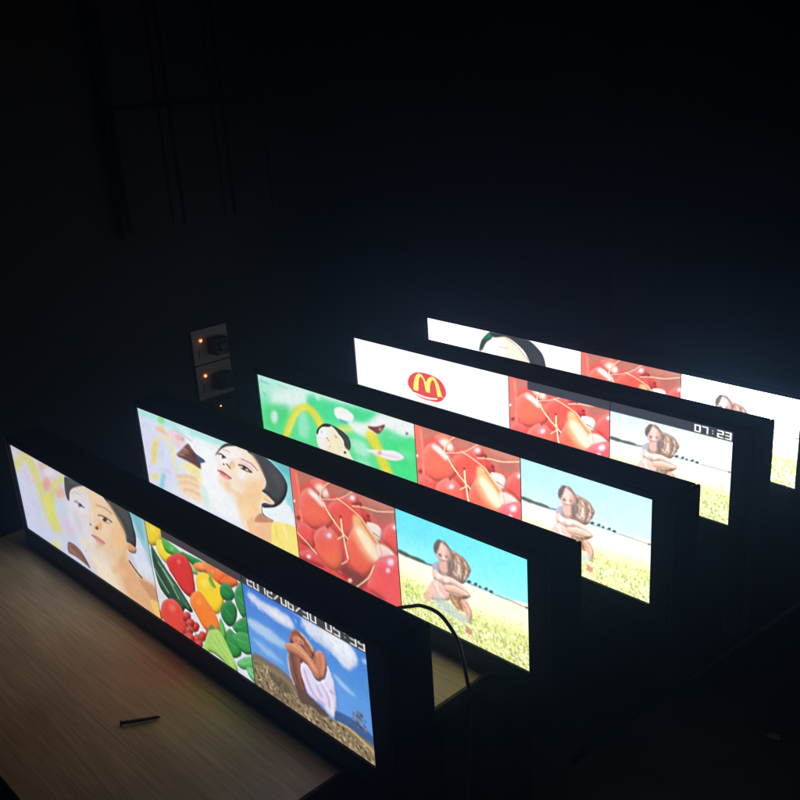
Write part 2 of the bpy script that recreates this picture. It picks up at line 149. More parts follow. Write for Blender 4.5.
  ["poly",[126,178,72],[[.685,.161],[.675,.187],[.663,.215],[.658,.242],[.664,.264],[.675,.282],[.686,.298],[.703,.292],[.712,.273],[.701,.257],[.69,.24],[.686,.224],[.69,.204],[.699,.18],[.71,.154],[.702,.147]],.0045,1,0],
  ["poly",[90,150,60],[[.67,.211],[.714,.291],[.721,.288],[.726,.279],[.682,.201],[.675,.203]],.0045,1,0],
  ["form",[244,128,48],[[.434,.498],[.528,.422],[.613,.477],[.683,.559],[.705,.682],[.623,.77],[.527,.776],[.456,.683],[.405,.601]],.0264,.26,.18,.0036,1,1],
  ["poly",[252,176,100],[[.541,.511],[.531,.533],[.512,.554],[.491,.567],[.475,.565],[.472,.55],[.481,.528],[.501,.507],[.522,.495],[.537,.496]],.0199,.7,1],
  ["poly",[78,146,72],[[.642,.699],[.634,.72],[.617,.74],[.597,.751],[.584,.75],[.58,.737],[.589,.716],[.606,.697],[.625,.685],[.639,.686]],.0072,1,1],
  ["form",[42,128,64],[[.767,.254],[.833,.182],[.894,.193],[.91,.264],[.838,.344],[.772,.338]],.0246,.26,.18,.0034,1,1],
  ["poly",[102,188,124],[[.798,.261],[.81,.262],[.823,.264],[.834,.265],[.844,.266],[.852,.266],[.861,.266],[.864,.263],[.865,.26],[.856,.26],[.848,.26],[.838,.259],[.827,.258],[.815,.256],[.802,.254],[.798,.257]],.0027,.7,0],
  ["form",[38,122,58],[[.766,.412],[.854,.321],[.912,.355],[.894,.479],[.819,.586],[.757,.565],[.736,.494]],.025,.26,.18,.0034,1,1],
  ["poly",[98,182,118],[[.789,.436],[.799,.445],[.808,.454],[.818,.461],[.827,.465],[.836,.467],[.844,.469],[.848,.466],[.849,.462],[.84,.461],[.832,.459],[.823,.455],[.814,.448],[.804,.439],[.794,.43],[.791,.432]],.0027,.7,0],
  ["form",[54,138,74],[[.919,.202],[1.025,.057],[1.023,.303],[.969,.414],[.915,.33]],.024,.26,.18,.0033,1,1],
  ["poly",[114,198,134],[[.941,.231],[.95,.243],[.959,.254],[.968,.263],[.975,.27],[.981,.274],[.987,.279],[.99,.277],[.991,.273],[.986,.268],[.98,.264],[.973,.257],[.965,.248],[.955,.237],[.946,.226],[.942,.228]],.0026,.7,0],
  ["form",[44,138,64],[[.843,.569],[.945,.435],[1.035,.368],[1.022,.528],[.916,.605]],.0252,.26,.18,.0034,1,1],
  ["poly",[104,198,124],[[.895,.54],[.915,.528],[.936,.516],[.954,.502],[.967,.486],[.976,.469],[.985,.452],[.984,.45],[.98,.453],[.971,.469],[.963,.485],[.952,.499],[.936,.511],[.916,.522],[.896,.534],[.893,.538]],.0027,.7,0],
  ["form",[50,144,68],[[.72,.748],[.812,.607],[.883,.661],[.901,.789],[.795,.891],[.727,.834]],.0261,.26,.18,.0036,1,1],
  ["poly",[110,204,128],[[.759,.754],[.775,.755],[.79,.756],[.805,.758],[.817,.762],[.827,.766],[.838,.771],[.842,.768],[.843,.764],[.832,.759],[.822,.755],[.809,.751],[.795,.749],[.779,.748],[.763,.747],[.759,.751]],.0028,.7,0],
  ["form",[60,154,74],[[.827,.665],[.951,.552],[1.023,.575],[1.009,.717],[.909,.757]],.0255,.26,.18,.0035,1,1],
  ["poly",[120,214,134],[[.881,.662],[.903,.661],[.925,.66],[.943,.656],[.957,.647],[.966,.636],[.974,.626],[.975,.622],[.971,.623],[.963,.634],[.956,.643],[.946,.649],[.928,.653],[.907,.654],[.885,.655],[.881,.658]],.0028,.7,0],
  ["form",[98,188,108],[[.837,.91],[.938,.788],[1.02,.748],[1.022,.84],[.893,.935]],.0262,.26,.18,.0036,1,1],
  ["poly",[158,248,168],[[.887,.882],[.906,.87],[.926,.858],[.943,.846],[.955,.833],[.964,.821],[.972,.81],[.972,.807],[.969,.808],[.961,.82],[.953,.831],[.943,.841],[.927,.852],[.908,.864],[.888,.876],[.885,.88]],.0028,.7,0],
  ["form",[106,192,116],[[.932,.888],[1.018,.859],[1.015,.987],[.951,.965]],.0258,.26,.18,.0035,1,1],
  ["poly",[166,252,176],[[.952,.908],[.961,.914],[.969,.921],[.977,.928],[.982,.935],[.985,.943],[.989,.95],[.993,.949],[.995,.944],[.991,.937],[.987,.929],[.982,.921],[.975,.914],[.966,.908],[.957,.901],[.953,.903]],.0028,.7,0],
  ["form",[86,176,76],[[.726,.557],[.768,.676],[.727,.777],[.697,.678]],.0256,.26,.18,.0035,1,1],
  ["poly",[146,236,136],[[.725,.612],[.725,.633],[.726,.655],[.726,.674],[.726,.689],[.726,.7],[.726,.712],[.729,.712],[.732,.708],[.732,.696],[.733,.684],[.733,.669],[.732,.65],[.732,.629],[.731,.607],[.728,.607]],.0028,.7,0],
  ["form",[166,210,102],[[.553,.805],[.639,.714],[.716,.714],[.833,.948],[.799,1.007],[.592,.975],[.477,1.022]],.0268,.26,.18,.0037,1,1],
  ["poly",[206,232,150],[[.613,.793],[.79,.972],[.795,.969],[.797,.963],[.62,.785],[.615,.787]],.0036,.8,0],
  ["poly",[206,232,150],[[.571,.862],[.721,.985],[.725,.982],[.727,.977],[.578,.854],[.573,.857]],.0037,.8,0],
  ["poly",[206,232,150],[[.664,.761],[.803,.931],[.807,.928],[.81,.923],[.671,.753],[.666,.756]],.0036,.8,0],
  ["rect",[70,64,68],.18,-.01,1.01,.088],
 ],
 'woman_crouched': [
  ["base",[60,116,214],[64,124,214],[136,188,230],[120,184,232]],
  ["poly",[96,154,226],[[-.03,.448],[.477,.432],[1.019,.559],[.995,.882],[-.037,1.037]],.078,.8,1],
  ["poly",[216,220,236],[[.051,.134],[.201,.146],[.337,.135],[.425,.167],[.434,.241],[.311,.257],[.189,.237],[.065,.206]],.0174,.95,1],
  ["poly",[178,204,236],[[.016,.385],[.149,.369],[.262,.382],[.359,.431],[.25,.482],[.111,.475],[.018,.455]],.018,.95,1],
  ["poly",[226,230,242],[[.509,.094],[.659,.073],[.788,.062],[.872,.08],[.917,.146],[.907,.219],[.853,.302],[.799,.299],[.738,.245],[.629,.216],[.541,.193]],.0162,.95,1],
  ["poly",[172,206,236],[[.715,.42],[.82,.461],[.884,.499],[.779,.486]],.0164,.95,1],
  ["poly",[200,216,240],[[.951,.141],[.997,.135],[.995,.161],[.958,.165]],.0153,.95,1],
  ["poly",[150,190,230],[[.029,.555],[.171,.56],[.302,.615],[.139,.628]],.0183,.95,1],
  ["poly",[170,196,234],[[.41,.075],[.579,.062],[.722,.044],[.555,.098]],.0164,.95,1],
  ["poly",[240,242,248],[[.676,.11],[.814,.091],[.885,.146],[.88,.212],[.821,.23],[.728,.183]],.0204,.9,1],
  ["poly",[238,238,244],[[.219,.186],[.355,.173],[.403,.222],[.304,.226]],.0147,.8,1],
  ["poly",[188,198,222],[[.609,.172],[.707,.197],[.798,.266],[.721,.252],[.623,.228]],.0162,.6,1],
  ["speck",[[210,224,242],[150,190,236],[232,236,246]],[[.053,.121],[.401,.145],[.68,.065],[.915,.127],[.873,.29],[.599,.265],[.071,.249]],70,.0645,.0298,28,20,.3],
  ["poly",[120,110,100],[[.024,.697],[.179,.677],[.316,.687],[.41,.739],[.542,.82],[.401,.922],[.012,.855]],.0106,1,1],
  ["poly",[66,98,150],[[.699,.742],[.837,.712],[.95,.737],[1.0,.769],[.999,.836],[.845,.844],[.707,.831]],.0073,1,1],
  ["poly",[142,122,92],[[.021,.752],[.173,.729],[.332,.744],[.43,.853],[.603,.84],[.697,.832],[.828,.817],[1.007,.851],[1.003,1.032],[.521,1.022],[-.002,1.05]],.0107,1,1],
  ["speck",[[196,174,132],[84,72,56],[216,198,156],[112,98,74],[64,56,44]],[[.02,.765],[.171,.739],[.43,.853],[.696,.844],[1.006,.863],[1.011,1.048],[.519,1.048],[-.004,1.064]],260,.0454,.0267,25,80,.8],
  ["speck",[[184,162,122],[96,82,62],[206,186,142],[122,106,80],[76,66,50],[160,140,104]],[[.02,.765],[.171,.739],[.43,.853],[.696,.844],[1.006,.863],[1.011,1.048],[.519,1.048],[-.004,1.064]],650,.0294,.0134,20,80,.85],
  ["poly",[86,76,62],[[.141,.793],[.305,.777],[.355,.837],[.246,.889]],.0211,.7,1],
  ["poly",[232,196,120],[[.714,.832],[.749,.83],[.784,.828],[.823,.832],[.87,.846],[.921,.865],[.972,.883],[.98,.876],[.981,.866],[.931,.848],[.879,.829],[.832,.815],[.792,.811],[.757,.813],[.722,.814],[.714,.823]],.0073,.8,0],
  ["speck",[[104,84,78],[150,130,116],[84,76,84]],[[.837,.661],[.913,.605],[.951,.675],[.933,.759],[.847,.78]],90,.0283,.0141,60,60,.9],
  ["poly",[194,184,212],[[.35,.494],[.345,.529],[.34,.566],[.338,.6],[.34,.629],[.345,.654],[.35,.679],[.356,.703],[.363,.727],[.37,.751],[.385,.746],[.395,.726],[.388,.702],[.381,.679],[.375,.655],[.37,.631],[.365,.607],[.363,.58],[.365,.549],[.37,.514],[.375,.478],[.364,.475]],.0065,1,0],
  ["form",[132,86,70],[[.36,.47],[.391,.423],[.45,.404],[.482,.468],[.458,.555],[.459,.65],[.477,.733],[.503,.781],[.451,.854],[.401,.838],[.388,.771],[.368,.699],[.355,.611]],.0207,.25,.25,.0028,1,1],
  ["poly",[172,112,88],[[.425,.436],[.427,.47],[.429,.504],[.43,.538],[.429,.575],[.426,.612],[.423,.65],[.434,.651],[.446,.634],[.448,.596],[.451,.558],[.452,.521],[.451,.486],[.449,.452],[.447,.418],[.435,.419]],.0102,.7,0],
  ["poly",[100,66,56],[[.375,.479],[.378,.528],[.382,.577],[.387,.628],[.396,.684],[.408,.742],[.42,.801],[.431,.798],[.439,.781],[.428,.723],[.416,.665],[.407,.61],[.402,.56],[.398,.511],[.395,.463],[.385,.464]],.0103,.7,0],
  ["poly",[96,76,66],[[.39,.733],[.501,.76],[.598,.792],[.649,.826],[.591,.863],[.504,.842],[.433,.867]],.0053,1,1],
  ["form",[226,216,242],[[.458,.509],[.501,.469],[.536,.49],[.558,.558],[.601,.567],[.64,.514],[.665,.456],[.684,.376],[.705,.435],[.721,.516],[.725,.606],[.718,.704],[.688,.816],[.651,.806],[.6,.768],[.512,.759],[.477,.712],[.457,.641],[.447,.574]],.0179,.14,.3,.0019,1,1],
  ["poly",[184,168,212],[[.471,.548],[.477,.575],[.483,.602],[.491,.631],[.501,.663],[.514,.696],[.532,.724],[.558,.74],[.588,.75],[.617,.76],[.628,.75],[.63,.738],[.6,.729],[.571,.719],[.547,.703],[.53,.678],[.517,.645],[.507,.614],[.499,.586],[.494,.559],[.488,.532],[.479,.534]],.0077,.75,0],
  ["poly",[184,168,212],[[.612,.584],[.625,.601],[.639,.617],[.649,.639],[.654,.671],[.657,.709],[.659,.748],[.668,.747],[.676,.734],[.673,.695],[.67,.656],[.665,.622],[.654,.599],[.64,.582],[.627,.565],[.616,.571]],.0076,.75,0],
  ["poly",[184,168,212],[[.676,.6],[.702,.605],[.713,.595],[.714,.584],[.688,.579],[.677,.589]],.0075,.75,0],
  ["poly",[184,168,212],[[.563,.629],[.6,.698],[.61,.693],[.616,.68],[.579,.611],[.569,.616]],.0077,.75,0],
  ["poly",[242,236,250],[[.613,.56],[.633,.588],[.653,.616],[.668,.649],[.676,.692],[.678,.742],[.681,.792],[.691,.791],[.699,.775],[.697,.725],[.694,.675],[.686,.63],[.671,.596],[.65,.567],[.63,.539],[.619,.545]],.0101,.8,0],
  ["poly",[200,160,190],[[.674,.593],[.71,.603],[.716,.598],[.716,.591],[.68,.581],[.674,.587]],.0038,.8,0],
  ["poly",[126,78,60],[[.436,.321],[.54,.291],[.602,.32],[.607,.432],[.534,.445],[.463,.386]],.0076,1,1],
  ["form",[198,122,92],[[.592,.331],[.629,.289],[.663,.301],[.68,.347],[.679,.397],[.653,.473],[.615,.552],[.577,.559],[.555,.513],[.562,.415]],.0197,.25,.25,.0027,1,1],
  ["poly",[224,158,124],[[.635,.336],[.64,.351],[.645,.364],[.646,.383],[.64,.413],[.63,.452],[.619,.491],[.626,.496],[.637,.483],[.647,.444],[.658,.405],[.664,.371],[.663,.348],[.658,.332],[.653,.318],[.642,.322]],.0098,.8,0],
  ["poly",[140,78,62],[[.587,.351],[.579,.379],[.571,.407],[.567,.436],[.571,.461],[.579,.483],[.588,.505],[.596,.502],[.601,.491],[.593,.469],[.585,.447],[.581,.425],[.585,.4],[.592,.373],[.6,.346],[.595,.342]],.0062,.8,0],
  ["form",[206,132,96],[[.337,.431],[.385,.374],[.445,.348],[.51,.368],[.562,.415],[.61,.476],[.616,.544],[.579,.56],[.538,.515],[.496,.472],[.431,.468],[.365,.468]],.0207,.25,.25,.0028,1,1],
  ["poly",[232,172,134],[[.402,.396],[.431,.397],[.46,.399],[.489,.409],[.518,.434],[.548,.468],[.578,.502],[.587,.496],[.59,.485],[.561,.452],[.531,.418],[.501,.392],[.471,.381],[.441,.379],[.411,.378],[.402,.387]],.0064,.8,0],
  ["poly",[140,82,66],[[.36,.472],[.388,.464],[.415,.456],[.441,.454],[.466,.461],[.49,.473],[.515,.485],[.523,.479],[.525,.471],[.5,.459],[.475,.446],[.449,.439],[.421,.442],[.394,.449],[.366,.457],[.358,.465]],.0052,.8,0],
  ["form",[150,92,66],[[.392,.29],[.435,.238],[.479,.223],[.518,.247],[.564,.287],[.588,.329],[.564,.395],[.531,.377],[.491,.336],[.434,.346],[.382,.381],[.383,.333]],.0202,.25,.25,.0028,1,1],
  ["poly",[216,142,106],[[.415,.311],[.464,.275],[.501,.292],[.503,.325],[.456,.343],[.416,.351]],.0063,1,1],
  ["poly",[214,188,170],[[.478,.244],[.493,.252],[.509,.26],[.524,.272],[.539,.289],[.555,.311],[.572,.333],[.583,.327],[.588,.312],[.572,.291],[.556,.269],[.54,.251],[.524,.238],[.509,.23],[.493,.221],[.481,.23]],.0074,.9,0],
  ["speck",[[112,66,48],[196,150,124],[168,108,78]],[[.395,.288],[.434,.241],[.479,.225],[.518,.249],[.564,.289],[.586,.33],[.564,.39],[.526,.369],[.502,.28],[.441,.283]],60,.0328,.0063,50,18,.6],
  ["poly",[112,62,48],[[.408,.291],[.425,.275],[.441,.259],[.453,.252],[.466,.255],[.479,.266],[.493,.278],[.5,.273],[.503,.264],[.489,.253],[.476,.241],[.459,.238],[.44,.248],[.422,.266],[.405,.283],[.402,.292]],.005,.8,0],
  ["poly",[96,54,46],[[.423,.332],[.447,.324],[.45,.32],[.449,.317],[.426,.325],[.422,.329]],.0025,1,0],
  ["poly",[110,60,50],[[.469,.314],[.491,.318],[.495,.315],[.495,.311],[.473,.307],[.47,.31]],.0025,1,0],
  ["poly",[200,120,90],[[.5,.344],[.546,.384],[.556,.378],[.56,.365],[.515,.325],[.504,.331]],.0063,.7,0],
  ["rect",[62,60,66],-.01,-.01,1.01,.086],
  ["text","2012/06/30 05:39",[248,246,240],.045,-.008,.99,.07,.0056],
 ],
 'woman_tilted': [
  ["base",[224,236,246],[200,236,240],[224,228,248],[244,248,252]],
  ["poly",[250,252,253],[[.297,.135],[.57,.076],[.579,.317],[.517,.749],[.444,.915],[.321,.911],[.424,.433]],.0719,.95,1],
  ["poly",[222,224,246],[[-.001,.143],[.15,.154],[.21,.378],[.227,.715],[.006,.915]],.0641,.8,1],
  ["poly",[170,236,226],[[-.004,.01],[.228,.019],[.445,.012],[.617,.014],[.584,.071],[.393,.092],[.205,.097],[.004,.091]],.0231,.7,1],
  ["poly",[246,250,252],[[.29,.037],[.397,.048],[.347,.097]],.022,.6,1],
  ["poly",[94,190,200],[[.869,-.004],[.998,-.006],[.993,.215],[.958,.15],[.927,.058]],.0172,.9,1],
  ["poly",[140,216,222],[[.936,.121],[1.006,.159],[.999,.491],[.966,.424]],.022,.8,1],
  ["poly",[200,236,240],[[.806,-.013],[.882,-.013],[.891,.038],[.83,.013]],.0149,.8,1],
  ["poly",[240,244,250],[[.965,.664],[.948,.75],[.912,.827],[.87,.865],[.839,.849],[.831,.783],[.849,.695],[.886,.619],[.927,.583],[.957,.601]],.0508,.9,1],
  ["poly",[120,222,200],[[.157,.025],[.209,.022],[.197,.078],[.159,.078]],.0154,.5,1],
  ["poly",[156,226,128],[[.204,.034],[.198,.06],[.185,.081],[.17,.091],[.159,.084],[.157,.065],[.164,.039],[.177,.018],[.192,.008],[.202,.015]],.0166,.9,1],
  ["poly",[252,206,140],[[.198,.131],[.191,.151],[.177,.17],[.16,.181],[.147,.18],[.144,.166],[.151,.146],[.165,.127],[.182,.116],[.195,.117]],.018,.9,1],
  ["poly",[246,196,160],[[.124,.201],[.14,.202],[.157,.203],[.172,.205],[.186,.21],[.2,.217],[.214,.224],[.228,.209],[.229,.186],[.215,.179],[.201,.172],[.186,.166],[.169,.163],[.153,.162],[.136,.162],[.122,.181]],.0157,.9,0],
  ["poly",[244,214,226],[[.227,.141],[.293,.133],[.333,.166],[.35,.213],[.291,.313],[.262,.322],[.232,.246]],.0205,.9,1],
  ["poly",[240,190,180],[[.321,.156],[.315,.183],[.301,.206],[.286,.216],[.275,.21],[.272,.189],[.279,.162],[.293,.139],[.308,.129],[.319,.135]],.0202,.8,1],
  ["poly",[226,150,140],[[.34,.167],[.336,.183],[.328,.198],[.318,.204],[.311,.2],[.31,.187],[.314,.17],[.323,.156],[.332,.15],[.339,.154]],.0126,.6,1],
  ["poly",[190,206,220],[[.256,.119],[.275,.121],[.293,.123],[.312,.129],[.335,.141],[.36,.157],[.385,.173],[.393,.165],[.394,.152],[.369,.136],[.344,.12],[.32,.107],[.3,.101],[.281,.099],[.263,.097],[.255,.108]],.0102,.7,0],
  ["poly",[246,230,170],[[.103,.399],[.111,.359],[.12,.326],[.137,.295],[.158,.27],[.174,.257],[.188,.258],[.201,.283],[.213,.321],[.22,.357],[.224,.4],[.226,.458],[.226,.521],[.23,.575],[.235,.626],[.247,.625],[.256,.601],[.251,.551],[.247,.499],[.246,.438],[.245,.378],[.24,.332],[.233,.293],[.22,.253],[.204,.223],[.181,.222],[.156,.24],[.129,.273],[.105,.317],[.091,.364],[.082,.407],[.09,.418]],.0134,1,0],
  ["poly",[242,218,110],[[.094,.371],[.087,.402],[.079,.434],[.071,.477],[.063,.533],[.054,.597],[.045,.661],[.06,.675],[.083,.637],[.092,.573],[.101,.51],[.109,.458],[.116,.42],[.122,.391],[.129,.36],[.118,.339]],.0267,1,0],
  ["poly",[250,236,150],[[.224,.401],[.229,.458],[.24,.458],[.248,.436],[.243,.38],[.232,.38]],.0131,1,0],
  ["poly",[244,220,120],[[.086,.813],[.077,.846],[.061,.876],[.043,.89],[.031,.883],[.028,.858],[.036,.824],[.053,.795],[.071,.781],[.083,.788]],.0304,.95,1],
  ["poly",[130,210,224],[[.119,.753],[.112,.782],[.105,.812],[.098,.846],[.09,.885],[.082,.927],[.074,.968],[.087,.985],[.109,.95],[.117,.909],[.125,.868],[.132,.831],[.139,.799],[.146,.77],[.152,.741],[.141,.721]],.0274,.9,0],
  ["poly",[212,218,236],[[.166,.475],[.156,.511],[.138,.542],[.118,.557],[.103,.55],[.1,.522],[.109,.486],[.128,.455],[.148,.441],[.162,.449]],.0266,.7,1],
  ["poly",[206,206,226],[[.118,.696],[.183,.697],[.193,.683],[.192,.668],[.127,.666],[.117,.681]],.0109,.7,0],
  ["poly",[250,238,168],[[.322,.447],[.394,.43],[.418,.471],[.397,.559],[.339,.579],[.293,.529]],.0232,.9,1],
  ["poly",[122,78,72],[[.358,.208],[.382,.25],[.413,.304],[.465,.336],[.431,.385],[.425,.456],[.379,.443],[.331,.431],[.262,.414],[.294,.345],[.323,.279]],.0113,1,1],
  ["poly",[168,118,108],[[.262,.411],[.294,.345],[.339,.256],[.352,.271],[.315,.368],[.282,.416]],.0182,.8,1],
  ["poly",[88,54,52],[[.379,.287],[.413,.31],[.425,.395],[.423,.449],[.388,.423],[.371,.376]],.0176,.7,1],
  ["poly",[66,92,128],[[.409,.301],[.466,.335],[.43,.38],[.414,.344]],.0063,1,1],
  ["poly",[86,52,50],[[.266,.412],[.29,.408],[.314,.404],[.338,.406],[.364,.416],[.391,.432],[.418,.447],[.423,.441],[.424,.431],[.397,.416],[.37,.4],[.344,.389],[.319,.388],[.295,.392],[.271,.396],[.265,.405]],.0078,.7,0],
  ["poly",[86,52,50],[[.293,.355],[.369,.371],[.375,.364],[.375,.355],[.298,.338],[.292,.346]],.0077,.7,0],
  ["poly",[86,52,50],[[.335,.263],[.398,.349],[.404,.344],[.405,.334],[.343,.248],[.337,.253]],.0076,.7,0],
  ["poly",[204,156,146],[[.263,.406],[.32,.382],[.324,.374],[.323,.369],[.266,.393],[.262,.401]],.0065,.7,0],
  ["poly",[204,156,146],[[.286,.358],[.345,.34],[.349,.333],[.348,.328],[.289,.346],[.285,.352]],.0064,.7,0],
  ["poly",[204,156,146],[[.318,.296],[.354,.309],[.358,.304],[.358,.297],[.323,.284],[.318,.29]],.0064,.7,0],
  ["poly",[252,224,186],[[.247,.679],[.38,.592],[.414,.728],[.449,.858],[.369,.898],[.246,.864]],.0291,.9,1],
  ["poly",[244,190,140],[[.236,.703],[.266,.682],[.294,.661],[.319,.646],[.341,.64],[.36,.639],[.38,.638],[.392,.619],[.391,.601],[.371,.602],[.35,.603],[.326,.61],[.299,.626],[.269,.647],[.24,.667],[.23,.691]],.0175,.8,0],
  ["poly",[244,190,140],[[.246,.771],[.278,.749],[.31,.727],[.336,.713],[.355,.712],[.37,.718],[.387,.724],[.399,.708],[.4,.687],[.384,.681],[.367,.674],[.345,.676],[.315,.691],[.283,.713],[.25,.735],[.24,.759]],.0176,.8,0],
  ["poly",[244,190,140],[[.28,.831],[.302,.818],[.325,.806],[.343,.8],[.358,.804],[.371,.813],[.385,.822],[.398,.808],[.4,.786],[.386,.776],[.372,.766],[.354,.762],[.332,.769],[.309,.782],[.286,.794],[.275,.817]],.0176,.8,0],
  ["poly",[250,236,160],[[.359,.482],[.414,.467],[.419,.672],[.38,.597]],.0281,.7,1],
  ["poly",[214,244,240],[[.403,.685],[.455,.696],[.45,.937],[.408,.892]],.0283,.8,1],
  ["poly",[252,232,208],[[.549,.208],[.587,.109],[.649,.034],[.72,.006],[.768,.023],[.804,.092],[.835,.184],[.852,.28],[.832,.391],[.816,.474],[.806,.622],[.794,.688],[.852,.708],[.89,.815],[.864,.995],[.736,.984],[.684,.959],[.644,.848],[.64,.734],[.62,.635],[.578,.596],[.545,.55],[.534,.478],[.544,.391],[.542,.299]],.0152,1,1],
  ["poly",[252,252,253],[[.49,.301],[.552,.256],[.544,.405],[.536,.557],[.497,.632],[.462,.541]],.0278,.9,1],
  ["poly",[253,246,246],[[.555,.21],[.638,.067],[.718,.038],[.72,.119],[.643,.217],[.605,.302],[.565,.289]],.0242,.9,1],
  ["poly",[250,250,252],[[.459,.677],[.542,.581],[.604,.634],[.642,.761],[.648,.903],[.599,.917],[.493,.889]],.032,.9,1],
  ["poly",[250,252,252],[[.734,.302],[.727,.338],[.711,.368],[.692,.383],[.679,.375],[.676,.347],[.684,.312],[.7,.281],[.718,.267],[.731,.275]],.0295,.9,1],
  ["poly",[250,226,226],[[.645,.188],[.728,.113],[.805,.193],[.779,.24],[.698,.204]],.0178,.6,1],
  ["poly",[250,206,152],[[.74,.367],[.836,.279],[.832,.391],[.806,.566],[.738,.623],[.706,.536]],.0385,.8,1],
  ["poly",[250,204,146],[[.664,.57],[.756,.579],[.8,.599],[.786,.695],[.7,.843],[.659,.747]],.0306,.7,1],
  ["poly",[252,226,180],[[.68,.671],[.717,.697],[.709,.82],[.669,.826]],.0246,.7,1],
  ["poly",[246,196,150],[[.698,.858],[.761,.731],[.856,.705],[.86,.942],[.728,.992]],.0124,.95,1],
  ["poly",[252,222,190],[[.816,.811],[.808,.852],[.79,.888],[.771,.907],[.756,.899],[.752,.868],[.761,.827],[.778,.79],[.798,.773],[.812,.781]],.0303,.8,1],
  ["poly",[200,138,102],[[.749,.802],[.795,.67],[.854,.681],[.875,.705],[.804,.772]],.0107,.95,1],
  ["poly",[244,246,250],[[.809,.584],[.861,.575],[.97,.428],[.986,.631],[.912,.676],[.86,.701],[.814,.671]],.0089,.9,1],
  ["poly",[246,196,150],[[.698,.975],[.873,.732],[.861,1.287],[.604,1.393]],.0063,1,1],
  ["poly",[250,232,128],[[.858,.734],[.913,.671],[.986,.652],[1.024,.678],[1.05,.955],[.994,1.222],[.813,1.335],[.842,.944]],.0075,1,1],
  ["poly",[236,206,96],[[.874,.746],[.874,.873],[.879,.875],[.885,.861],[.885,.734],[.88,.732]],.0119,.6,0],
  ["poly",[253,244,180],[[.919,.695],[.932,.836],[.94,.835],[.947,.815],[.934,.674],[.925,.674]],.0147,.7,0],
  ["poly",[58,54,58],[[.544,.211],[.579,.115],[.617,.037],[.659,-.0],[.69,.006],[.627,.055],[.582,.127],[.557,.188]],.0061,1,1],
  ["form",[70,70,74],[[.758,.013],[.81,.002],[.868,.009],[.916,.056],[.954,.12],[.975,.197],[.973,.278],[.953,.377],[.918,.472],[.878,.536],[.823,.585],[.807,.568],[.827,.527],[.872,.51],[.89,.474],[.869,.444],[.849,.416],[.821,.404],[.84,.358],[.852,.28],[.841,.207],[.817,.116],[.792,.053]],.0344,.4,.12,.0043,1,1],
  ["poly",[92,92,96],[[.863,.082],[.918,.121],[.946,.232],[.928,.301],[.893,.18]],.0311,.5,1],
  ["poly",[40,40,44],[[.829,.38],[.87,.429],[.912,.449],[.865,.517],[.847,.448]],.0204,.5,1],
  ["poly",[48,48,52],[[.8,.036],[.816,.068],[.831,.101],[.844,.138],[.853,.184],[.858,.235],[.864,.285],[.868,.332],[.872,.378],[.876,.425],[.878,.425],[.879,.421],[.875,.375],[.871,.329],[.866,.282],[.861,.231],[.855,.18],[.847,.134],[.834,.096],[.818,.064],[.802,.031],[.8,.032]],.0028,.35,0],
  ["poly",[96,96,100],[[.809,.035],[.825,.068],[.841,.101],[.854,.138],[.863,.184],[.868,.234],[.873,.283],[.877,.328],[.88,.372],[.883,.416],[.885,.416],[.886,.413],[.883,.369],[.88,.325],[.876,.28],[.871,.23],[.865,.18],[.857,.134],[.844,.096],[.827,.063],[.811,.03],[.809,.031]],.0028,.35,0],
  ["poly",[48,48,52],[[.818,.034],[.834,.067],[.851,.101],[.864,.139],[.873,.184],[.878,.233],[.883,.281],[.886,.324],[.888,.366],[.89,.408],[.892,.408],[.893,.404],[.891,.363],[.889,.321],[.885,.277],[.881,.23],[.875,.18],[.867,.135],[.853,.097],[.837,.063],[.82,.029],[.818,.03]],.0028,.35,0],
  ["poly",[96,96,100],[[.826,.033],[.844,.067],[.861,.101],[.874,.139],[.883,.184],[.888,.232],[.892,.279],[.895,.32],[.896,.36],[.897,.399],[.899,.399],[.9,.396],[.899,.357],[.897,.317],[.895,.275],[.891,.229],[.886,.18],[.877,.135],[.863,.097],[.846,.063],[.829,.028],[.827,.029]],.0028,.35,0],
  ["poly",[48,48,52],[[.835,.032],[.853,.067],[.87,.102],[.884,.14],[.893,.184],[.898,.231],[.901,.277],[.903,.316],[.904,.353],[.904,.391],[.906,.391],[.907,.388],[.907,.351],[.906,.313],[.904,.273],[.901,.228],[.896,.18],[.887,.136],[.873,.097],[.855,.062],[.838,.027],[.836,.028]],.0028,.35,0],
  ["poly",[96,96,100],[[.844,.031],[.862,.066],[.88,.102],[.894,.14],[.903,.184],[.908,.231],[.911,.275],[.912,.312],[.912,.347],[.911,.382],[.913,.383],[.914,.379],[.914,.344],[.915,.309],[.913,.271],[.91,.227],[.905,.18],[.897,.136],[.883,.098],[.864,.062],[.846,.026],[.845,.027]],.0028,.35,0],
  ["poly",[48,48,52],[[.853,.03],[.871,.066],[.89,.102],[.904,.141],[.913,.184],[.917,.23],[.92,.272],[.921,.308],[.919,.341],[.918,.374],[.919,.374],[.921,.371],[.922,.339],[.923,.306],[.923,.269],[.92,.227],[.915,.18],[.907,.137],[.892,.098],[.874,.061],[.855,.025],[.853,.026]],.0028,.35,0],
  ["poly",[96,96,100],[[.861,.029],[.881,.066],[.9,.103],[.914,.141],[.923,.184],[.927,.229],[.929,.27],[.929,.304],[.927,.335],[.925,.365],[.926,.366],[.928,.363],[.93,.333],[.932,.302],[.932,.267],[.93,.226],[.925,.18],[.917,.137],[.902,.098],[.883,.061],[.864,.024],[.862,.025]],.0028,.35,0],
